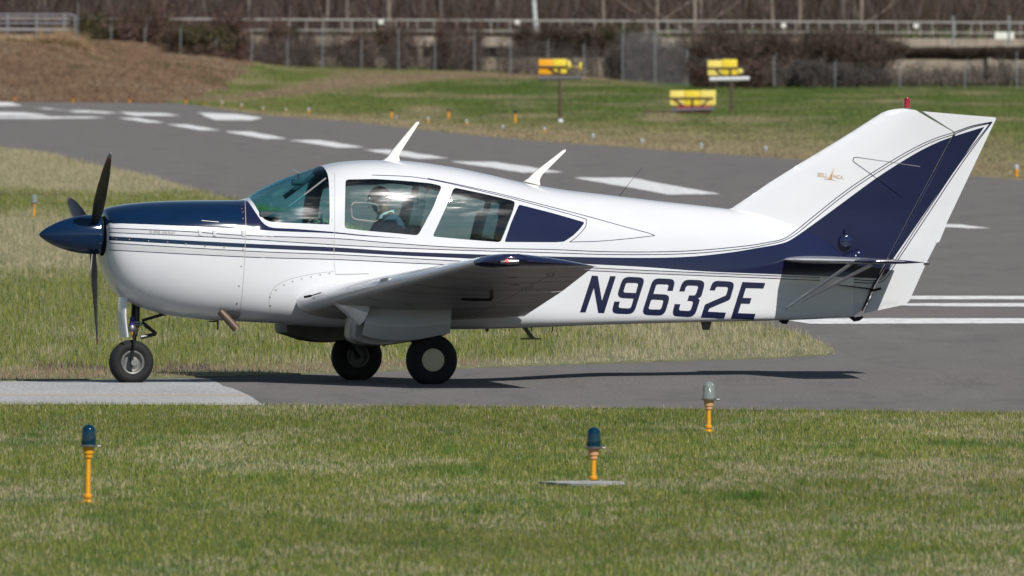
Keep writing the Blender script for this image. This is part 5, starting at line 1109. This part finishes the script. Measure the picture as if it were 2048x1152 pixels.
# twiggy plants -----------------------------------------------------------
m = NM('twigs'); at_ = m.node('ShaderNodeVertexColor', layer_name='Col'); m.n.remove(m.b); df = m.node('ShaderNodeBsdfDiffuse', {'Color': at_.outputs[0]}); m.t.links.new(df.outputs[0], m.out.inputs[0]); M['twig'] = m.m
def twigs(n, wx, wy, h, cols, tw=(.012, .035), ln=(.25, .9), seed=1, stems=8, leafy=0.0):
    """unit thicket: woody stems fanning from the base with many short tapering twigs around them, uneven outline"""
    r = np.random.default_rng(seed); V_ = []; C_ = []
    S = r.uniform(-1, 1, (stems, 2))*[wx*.28, wy*.28]; T = S+r.normal(0, 1, (stems, 2))*[wx*.27, wy*.27]; HT = h*r.uniform(.55, 1.02, stems)
    k = r.integers(0, stems, n); t = r.random(n)**.8
    P = np.stack([S[k, 0]+(T[k, 0]-S[k, 0])*t, S[k, 1]+(T[k, 1]-S[k, 1])*t, HT[k]*t], 1)+r.normal(0, 1, (n, 3))*np.array([wx*.13, wy*.13, h*.07])
    P[:, 2] = np.clip(P[:, 2], 0, h*1.05); d = r.normal(0, 1, (n, 3))+np.array([0, 0, .9]); d /= np.linalg.norm(d, axis=1, keepdims=True); le = r.uniform(*ln, n); w_ = r.uniform(*tw, n)
    s = np.cross(d, r.normal(0, 1, (n, 3))); s /= np.linalg.norm(s, axis=1, keepdims=True)
    lf = r.random(n) < leafy; w_ = np.where(lf, w_*3.5, w_); le = np.where(lf, le*.35, le)
    A_ = P-s*w_[:, None]/2; B_ = P+s*w_[:, None]/2; E = P+d*le[:, None]
    c = np.array(cols)[r.integers(0, len(cols), n)]*r.uniform(.6, 1.35, (n, 1))
    Vt = np.stack([A_, B_, E], 1).reshape(-1, 3); Cc = np.repeat(c, 3, 0)
    # main stems
    sv = []; 
    for i in range(stems):
        a = np.array([S[i, 0], S[i, 1], 0]); b = np.array([T[i, 0], T[i, 1], HT[i]]); 
        for ang in (0, 1.57): o_ = np.array([math.cos(ang), math.sin(ang), 0])*tw[1]*1.1; sv += [a-o_, a+o_, b]
    Vt = np.concatenate([Vt, np.array(sv)]); Cc = np.concatenate([Cc, np.tile(np.array(cols[0])*1.1, (len(sv), 1))])
    return Vt, np.arange(len(Vt)).reshape(-1, 3), Cc
BRN = [(.090, .056, .044), (.125, .080, .064), (.165, .115, .095), (.060, .040, .033)]; GRY = [(.10, .085, .078), (.145, .125, .115), (.07, .06, .056)]; OLV = [(.075, .068, .035), (.11, .095, .05), (.05, .045, .028)]; TAN = [(.45, .32, .18), (.55, .42, .26), (.30, .2, .12)]
PROTO = {}
for kd, args in {'thicket': (2600, 1, 1, 1, BRN, (.012, .03), (.08, .28), 41, 12, .05), 'greythicket': (2200, 1, 1, 1, GRY, (.010, .026), (.1, .35), 42, 10, 0), 'evergreen': (3000, 1, 1, 1, OLV, (.014, .03), (.06, .2), 43, 9, .5),
                 'saplings': (520, 1, 1, 1, GRY, (.008, .02), (.15, .5), 44, 9, 0), 'tallgrass': (500, 1, 1, 1, TAN, (.01, .02), (.3, .8), 45, 24, 0), 'vine': (3000, 1, 1, 1, [(.085, .06, .05), (.12, .085, .07), (.06, .05, .04)], (.012, .028), (.06, .25), 46, 14, .1)}.items():
    for v_ in range(2):
        a = list(args); a[7] += v_*10; V_, T_, C_ = twigs(*a); PROTO[kd, v_] = [V_, T_, C_, None]
LBL = {'thicket': ('shrub', 'brown leafless shrub in the hedge line behind the fence', 'brown shrubs along the fence'), 'greythicket': ('shrub', 'grey brown bare thicket at the foot of the road wall', 'grey thickets along the wall'), 'evergreen': ('shrub', 'dark olive evergreen shrub among the bare hedge', 'dark evergreen shrubs'),
       'saplings': ('sapling', 'thin bare saplings growing in front of the pale wall', 'bare saplings by the wall'), 'tallgrass': ('grass clump', 'clump of tall tan dry grass on the brown bank', 'tall dry grass clumps'), 'vine': ('shrub', 'dense dark vine covered shrub in the hedge', 'vine covered shrubs')}
random.seed(11)
def plant(kd, px, yb, yt, wpx, Z):
    v_ = random.randint(0, 1); pr = PROTO[kd, v_]; nm = {'shrub': 'shrub', 'sapling': 'sapling', 'grass clump': 'grass_clump'}[LBL[kd][0]]
    if pr[3] is None: pr[3] = quick_mesh(nm, pr[0], pr[1], M['twig'], pr[2]); o = pr[3]
    else: o = pr[3].copy(); sc.collection.objects.link(o)
    b = at(px, yb, Z); hh = (yb-yt)*Z/F; w_ = wpx*Z/F; o.location = b; o.scale = (w_, w_*1.2, hh); o.rotation_euler = (0, 0, random.choice((0, 3.1416))+random.uniform(-.3, .3)); tag(o, LBL[kd][1], LBL[kd][0], LBL[kd][2]); return o
def cr(px): return float(np.interp(px, CRX, CRY))+3
for px in range(165, 480, 24): plant(random.choice(['thicket', 'thicket', 'greythicket', 'evergreen']), px+random.uniform(-9, 9), cr(px)+2, random.uniform(8, 62), random.uniform(50, 85), ZF+random.uniform(8, 45))
for px, w_, y_ in ((195, 75, 12), (240, 60, 60), (400, 70, 45), (450, 60, 60), (170, 40, 30)): plant('evergreen', px, cr(px)-12, y_, w_, ZF+30)
for px in range(185, 460, 34): plant('thicket', px+random.uniform(-9, 9), cr(px)+3, random.uniform(88, 108), random.uniform(40, 60), ZF-8)
for px in range(470, 1260, 25): plant('saplings', px+random.uniform(-8, 8), cr(px)+3, random.uniform(62, 96), random.uniform(28, 50), ZF+random.uniform(5, 40))
for px in (490, 530, 565, 610, 700, 735, 800, 880, 930): plant('thicket', px+random.uniform(-8, 8), cr(px)+2, random.uniform(40, 75), random.uniform(50, 75), ZF+random.uniform(20, 60))
for px in (580, 765, 1245): plant('evergreen', px, 92, random.uniform(38, 55), random.uniform(50, 70), ZF+60)
for px, yt, w_ in ((1050, 52, 70), (1085, 66, 80), (1120, 50, 75), (1150, 62, 80), (1190, 60, 60), (1220, 70, 60)): plant('vine', px, 108, yt, w_, 1852)
for px in range(1235, 1400, 20): plant(random.choice(['greythicket', 'saplings']), px+random.uniform(-7, 7), cr(px)+2, random.uniform(66, 100), random.uniform(40, 60), ZF-20)
for px in range(1395, 1760, 22): plant('vine', px+random.uniform(-8, 8), 150 if random.random() < .3 else 168, random.uniform(60, 84), random.uniform(55, 90), 1560+random.uniform(0, 40))
for px in range(1690, 2120, 20): plant('vine', px+random.uniform(-8, 8), 118+random.uniform(-3, 3), random.uniform(72, 88) if px < 1800 else random.uniform(93, 99), random.uniform(45, 70), 1852)
for px in range(1400, 2120, 26): plant(random.choice(['greythicket', 'thicket', 'saplings']) if px < 1760 else 'saplings', px+random.uniform(-8, 8), 174, random.uniform(112, 140), random.uniform(45, 75), 1520+random.uniform(0, 25))
for px, yb, yt, w_ in tuple((x, 98, 72+random.uniform(-4, 12), 46) for x in range(-20, 175, 13))+((20, 98, 76, 50), (60, 97, 72, 60), (82, 95, 58, 14), (118, 96, 60, 34), (135, 97, 58, 30), (150, 98, 78, 40), (100, 98, 74, 60), (180, 122, 98, 16), (205, 128, 112, 12)): plant('tallgrass', px, yb, yt, w_, 1420)
# bare trees of the wood beyond the road ---------------------------------
M['bark'] = pbr('grey_brown_bark', (.115, .09, .08), .9, vary=.4, vscale=1.2, bump=.6, bscale=8, bdist=.05); M['palebark'] = pbr('pale_bark', (.25, .20, .165), .9, vary=.3, vscale=1.5, bump=.5, bscale=8, bdist=.05); M['whitebark'] = pbr('white_sycamore_bark', (.48, .50, .52), .85, vary=.45, vscale=2.5)
def tree_proto(seed, bark, hgt=13.0, r0=.17, low=.12):
    r = random.Random(seed); t = empty('tree', (0, 0, 0)); mb = MB(); tips = []
    lean = Vector((r.uniform(-.06, .06), r.uniform(-.05, .05), 1)); pts = [Vector((0, 0, -.3))]; rad = [r0*1.25]
    for i in range(1, 9): pts.append(pts[-1]+Vector((lean.x+r.uniform(-.05, .05), lean.y+r.uniform(-.05, .05), 1))*hgt/8); rad.append(r0*(1-i/9.5))
    mb.tube(pts, rad, 9)
    def limb(p, d, ln, rd, dep):
        q = [p]; 
        for i in range(3): d = (d+Vector((r.uniform(-.25, .25), r.uniform(-.25, .25), r.uniform(-.05, .3)))).normalized(); q.append(q[-1]+d*ln/3)
        mb.tube(q, [rd, rd*.75, rd*.5, rd*.2], 5, cap=False); tips.append((q[1], q[3]))
        if dep: 
            for i in (1, 2, 3): limb(q[i], (d+Vector((r.uniform(-.9, .9), r.uniform(-.9, .9), .2))).normalized(), ln*.6, rd*.5, dep-1)
    for i in range(11):
        f_ = r.uniform(low, .97); k = min(int(f_*8), 7); p = pts[k]+(pts[k+1]-pts[k])*(f_*8-k); a = r.uniform(0, 6.28); limb(p, Vector((math.cos(a), math.sin(a), r.uniform(.3, 1.1))).normalized(), r.uniform(1.2, 3.6)*(1.15-f_*.6), rad[k]*.42, 1)
    mb.build('trunk', M[bark], t)
    V_ = []; rr = np.random.default_rng(seed)
    for a, b in tips:
        for _ in range(26):
            f_ = rr.random(); p = np.array(a)*(1-f_)+np.array(b)*f_+rr.normal(0, .12, 3); d = rr.normal(0, 1, 3)+[0, 0, .6]; d /= np.linalg.norm(d); s = np.cross(d, rr.normal(0, 1, 3)); s /= np.linalg.norm(s)*80; V_ += [p-s, p+s, p+d*rr.uniform(.4, 1.1)]
    V_ = np.array(V_); c = np.array(BRN)[rr.integers(0, 4, len(V_)//3)]*1.1; o = quick_mesh('crown', V_, np.arange(len(V_)).reshape(-1, 3), M['twig'], np.repeat(c, 3, 0)); o.parent = t; return t
protos = [tree_proto(s, b, r0=r_) for s, b, r_ in ((1, 'bark', .17), (2, 'bark', .12), (3, 'bark', .22), (4, 'palebark', .17), (5, 'palebark', .12))]; used_p = set()
def put_tree(k, px, Z, label, group, sc_=1.0):
    o = protos[k] if k not in used_p else copy_tree(protos[k]); used_p.add(k); x = (px-CX)*Z/F; o.location = (x, Z, gz(x, Z)-.2); o.rotation_euler = (0, 0, random.uniform(0, 6.28)); o.scale = (sc_,)*3; tag(o, label, 'tree', group); return o
for px, wk in ((688, 4), (648, 4), (782, 3), (1387, 3), (1405, 4), (1592, 4), (1716, 3), (1548, 4), (92, 4), (495, 4), (1310, 3), (1208, 4)):
    put_tree(wk, px+2, 1905+random.uniform(0, 20), 'pale barked bare tree at the front of the wood, just behind the road railing', 'pale trees behind the railing')
for i in range(95):
    Z = 1915+300*(i/95); put_tree(random.choice((0, 0, 1, 1, 2)), random.uniform(-160, 2200), Z, 'bare grey brown tree standing in the leafless wood beyond the road', 'bare trees of the wood', random.uniform(.8, 1.15))
t = tree_proto(9, 'whitebark', 14, .19, .45); tag(t, 'tree with a mottled white trunk above the left yellow sign', 'tree'); t.location = ((1072-CX)*1908/F, 1908, gz((1072-CX)*1908/F, 1908)+.9)
# undergrowth mass and leaf litter between the trunks
n = 60000; r = np.random.default_rng(77); yy = 1890+r.random(n)**1.4*330; xx = r.uniform(-46, 46, n); zz = height(xx, yy); cl = vnoise(xx, yy, 2.2, 20, 71); hh = r.uniform(.3, 2.2, n)*(.35+1.3*cl); kk = cl > .30; xx, yy, zz, hh, cl = xx[kk], yy[kk], zz[kk], hh[kk], cl[kk]; n = len(xx)
w_ = r.uniform(.02, .07, n); tx = xx+r.normal(0, .35, n)*hh; st = r.random(n)*hh*.8; a = r.random(n)*6.28
V_ = np.stack([np.stack([xx-np.cos(a)*w_, yy-np.sin(a)*w_, zz+st], 1), np.stack([xx+np.cos(a)*w_, yy+np.sin(a)*w_, zz+st], 1), np.stack([tx, yy, zz+st+hh], 1)], 1).reshape(-1, 3)
c = np.array(BRN+GRY)[r.integers(0, 7, n)]*r.uniform(.45, 1.15, (n, 1))*[.95, .92, 1.0]; c = np.where((cl > .62)[:, None], c*[.9, 1.0, .8], c)
tag(quick_mesh('undergrowth', V_, np.arange(n*3).reshape(-1, 3), M['twig'], np.repeat(c, 3, 0)), 'tangled brown undergrowth filling the wood between the trees', 'undergrowth', kind='stuff')
# wooded slope rising behind, seen as one mass of trunks
n = 26000; yy = 2150+r.random(n)*700; xx = r.uniform(-75, 75, n); zz = height(xx, yy)-.3; hh = r.uniform(5, 12, n); w_ = r.uniform(.04, .16, n); a = r.normal(0, .6, n); tx = xx+r.normal(0, .06, n)*hh
V_ = np.stack([np.stack([xx-np.cos(a)*w_, yy-np.sin(a)*w_, zz], 1), np.stack([xx+np.cos(a)*w_, yy+np.sin(a)*w_, zz], 1), np.stack([tx, yy, zz+hh], 1)], 1).reshape(-1, 3)
c = np.array(BRN+GRY)[r.integers(0, 7, n)]*r.uniform(.4, 1.15, (n, 1))*[.95, .92, 1.0]; tag(quick_mesh('distant_wood', V_, np.arange(n*3).reshape(-1, 3), M['twig'], np.repeat(c, 3, 0)), 'far slope of bare trunks closing the view behind the wood', 'wood', kind='stuff')
# ------------------------------------------------------------------ pilot in the near front seat
def wl(v): return Vector((OX+v.x*CP-v.y*SP, OY+v.x*SP+v.y*CP, v.z))
def skinned(name, verts, edges, radii, mat, parent=None, sub=2):
    me = bpy.data.meshes.new(name); me.from_pydata([tuple(v) for v in verts], edges, []); o = bpy.data.objects.new(name, me); sc.collection.objects.link(o)
    md = o.modifiers.new('skin', 'SKIN'); 
    for sv, r_ in zip(me.skin_vertices[0].data, radii): sv.radius = (r_, r_) if not isinstance(r_, tuple) else r_
    me.skin_vertices[0].data[0].use_root = True; md.use_smooth_shade = True; s2 = o.modifiers.new('sub', 'SUBSURF'); s2.levels = sub; s2.render_levels = sub; o.data.materials.append(mat)
    dg = bpy.context.evaluated_depsgraph_get(); nm = bpy.data.meshes.new_from_object(o.evaluated_get(dg)); o.modifiers.clear(); o.data = nm; o.data.name = name
    if parent: o.parent = parent
    return o
M['skin'] = pbr('skin', (.30, .17, .12), .6); M['shirt'] = pbr('blue_shirt', (.05, .10, .16), .85); M['collar'] = pbr('white_collar', (.70, .72, .72), .8); M['hair'] = pbr('grey_brown_hair', (.03, .024, .02), .9); M['trousers'] = pbr('dark_trousers', (.03, .035, .05), .9)
PY = -.28; hip = L(800, 560, PY); per = empty('person', wl(Vector((hip.x, PY, hip.z-.1))), PSI); po = Vector((hip.x, PY, hip.z-.1)); tag(per, 'pilot in a blue shirt with a white collar, leaning forward at the front window', 'person')
hd = L(755, 405, PY); nk = L(772, 428, PY); sh = L(778, 440, PY); ch = L(786, 480, PY)
def q(v): return v-po
y1 = Vector((0, .17, 0)); kn = hip+Vector((-.45, 0, .10)); ft = kn+Vector((-.25, 0, -.34)); hand = L(641, 452, PY)
vs_ = [hip, ch, sh, nk, hd+Vector((.01, 0, -.03)), hd+Vector((0, 0, .055))]; ed_ = [(0, 1), (1, 2), (2, 3), (3, 4), (4, 5)]; rd_ = [(.15, .12), (.15, .11), (.13, .09), .055, (.085, .075), (.08, .07)]
for s in (-1, 1):
    b = len(vs_); sp_ = sh+y1*s+Vector((0, 0, -.01)); el = L(735, 490, PY+s*.22); hn = hand+Vector((.02, s*.13, 0)); pl = hn+Vector((-.055, 0, .02))
    vs_ += [sp_, el, hn, pl]; ed_ += [(2, b), (b, b+1), (b+1, b+2), (b+2, b+3)]; rd_ += [.062, .045, .028, (.034, .018)]
    b = len(vs_); vs_ += [hip+y1*s*.6, kn+y1*s*.7, ft+y1*s*.7, ft+y1*s*.7+Vector((-.16, 0, -.02))]; ed_ += [(0, b), (b, b+1), (b+1, b+2), (b+2, b+3)]; rd_ += [.09, .065, .045, .035]
body = skinned('body', [q(v) for v in vs_], ed_, rd_, M['skin'], per)
for s in (-1, 1):       # five fingers closed round the yoke grip
    pl = hand+Vector((-.035, s*.13, .02))
    for k, ln in enumerate((.075, .085, .080, .062)):
        a = pl+Vector((-.01, 0, .03-.02*k)); f1 = a+Vector((-ln*.4, -s*.004, 0)); f2 = f1+Vector((-ln*.12, -s*.028, -.004)); f3 = f2+Vector((ln*.28, -s*.012, -.002)); skinned('finger', [q(a), q(f1), q(f2), q(f3)], [(0, 1), (1, 2), (2, 3)], [.009, .0085, .008, .0065], M['skin'], per, 1)
    a = pl+Vector((.015, -s*.012, .028)); skinned('thumb', [q(a), q(a+Vector((-.02, -s*.025, .018))), q(a+Vector((-.045, -s*.03, .012)))], [(0, 1), (1, 2)], [.012, .010, .008], M['skin'], per, 1)
skinned('shirt', [q(v) for v in (hip+Vector((0, 0, .06)), ch, sh, sh+Vector((.0, 0, .03)))]+[q(v) for s in (-1, 1) for v in (sh+y1*s+Vector((0, 0, -.01)), L(742, 482, PY+s*.215))], [(0, 1), (1, 2), (2, 3), (2, 4), (4, 5), (2, 6), (6, 7)], [(.165, .135), (.165, .13), (.15, .11), (.075, .065), .078, .06, .078, .06], M['shirt'], per)
skinned('trousers', [q(hip+Vector((0, 0, .04))), q(hip)]+[q(v) for s in (-1, 1) for v in (hip+y1*s*.6, kn+y1*s*.7, ft+y1*s*.7+Vector((.03, 0, .06)))], [(0, 1), (1, 2), (2, 3), (3, 4), (1, 5), (5, 6), (6, 7)], [(.15, .13), (.155, .13), .10, .076, .055, .10, .076, .055], M['trousers'], per)
mb = MB(); c = nk+Vector((.0, 0, .0)); pr = []
for k in range(24):
    a = 2*math.pi*k/24; d = Vector((math.cos(a)*.075, math.sin(a)*.078, -.035*math.cos(a)*-1*.6)); pr.append((c+d*1.0+Vector((0, 0, -.022)), c+d*.86+Vector((0, 0, .022))))
n = 24; A_ = [q(p[0]) for p in pr]; B_ = [q(p[1]) for p in pr]; mb.add(A_+B_, [[i, (i+1) % n, n+(i+1) % n, n+i] for i in range(n)]); B2 = [p*1.0+Vector((0, 0, 0)) for p in B_]; mb.build('collar', M['collar'], per)
# head: face features and hair
mb = MB(); hc = hd+Vector((0, 0, .045)); mb.lathe([(.001, -.0)]+[(.092*math.sin(t), -.0+.11*(1-math.cos(t))) for t in np.linspace(.2, 1.75, 8)][::1], (0, 0, 0), 'Z', 20)
vv = mb.v; top = max(v.z for v in vv)
for v in vv: v.z = top-v.z; v.x = v.x*1.12; 
mb.v = [q(v+hc+Vector((.018, 0, -.035))) for v in vv]; mb.build('hair', M['hair'], per)
mb = MB(); fx = hd+Vector((-.088, 0, 0)); mb.tube([fx+Vector((.015, 0, .04)), fx+Vector((-.018, 0, -.004)), fx+Vector((.012, 0, -.012))], [.007, .013, .006], 8); mb.v = [q(v) for v in mb.v]; mb.build('nose', M['skin'], per)
for s in (-1, 1):
    mb = MB(); mb.lathe([(.001, -.012), (.010, -.006), (.012, 0), (.010, .006), (.001, .012)], q(fx+Vector((.014, s*.030, .035))), 'Z', 10); mb.build('eye', M['collar'], per)
    mb = MB(); e_ = hd+Vector((.012, s*.080, .02)); mb.tube([q(e_+Vector((0, 0, .030))), q(e_+Vector((.012, s*.008, .012))), q(e_+Vector((0, 0, -.028)))], [.008, .014, .007], 8); mb.build('ear', M['skin'], per)
    mb = MB(); mb.lathe([(.001, -.022), (.030, -.020), (.036, 0), (.030, .018)], q(hd+Vector((.012, s*.095, .025))), 'Y', 16); mb.build('headset_cup', M['blackmetal'], per)
mb = MB(); mb.tube([q(fx+Vector((.016, y, -.045))) for y in (-.024, 0, .024)], .005, 6); mb.build('mouth', pbr('lips', (.32, .13, .11), .5), per)
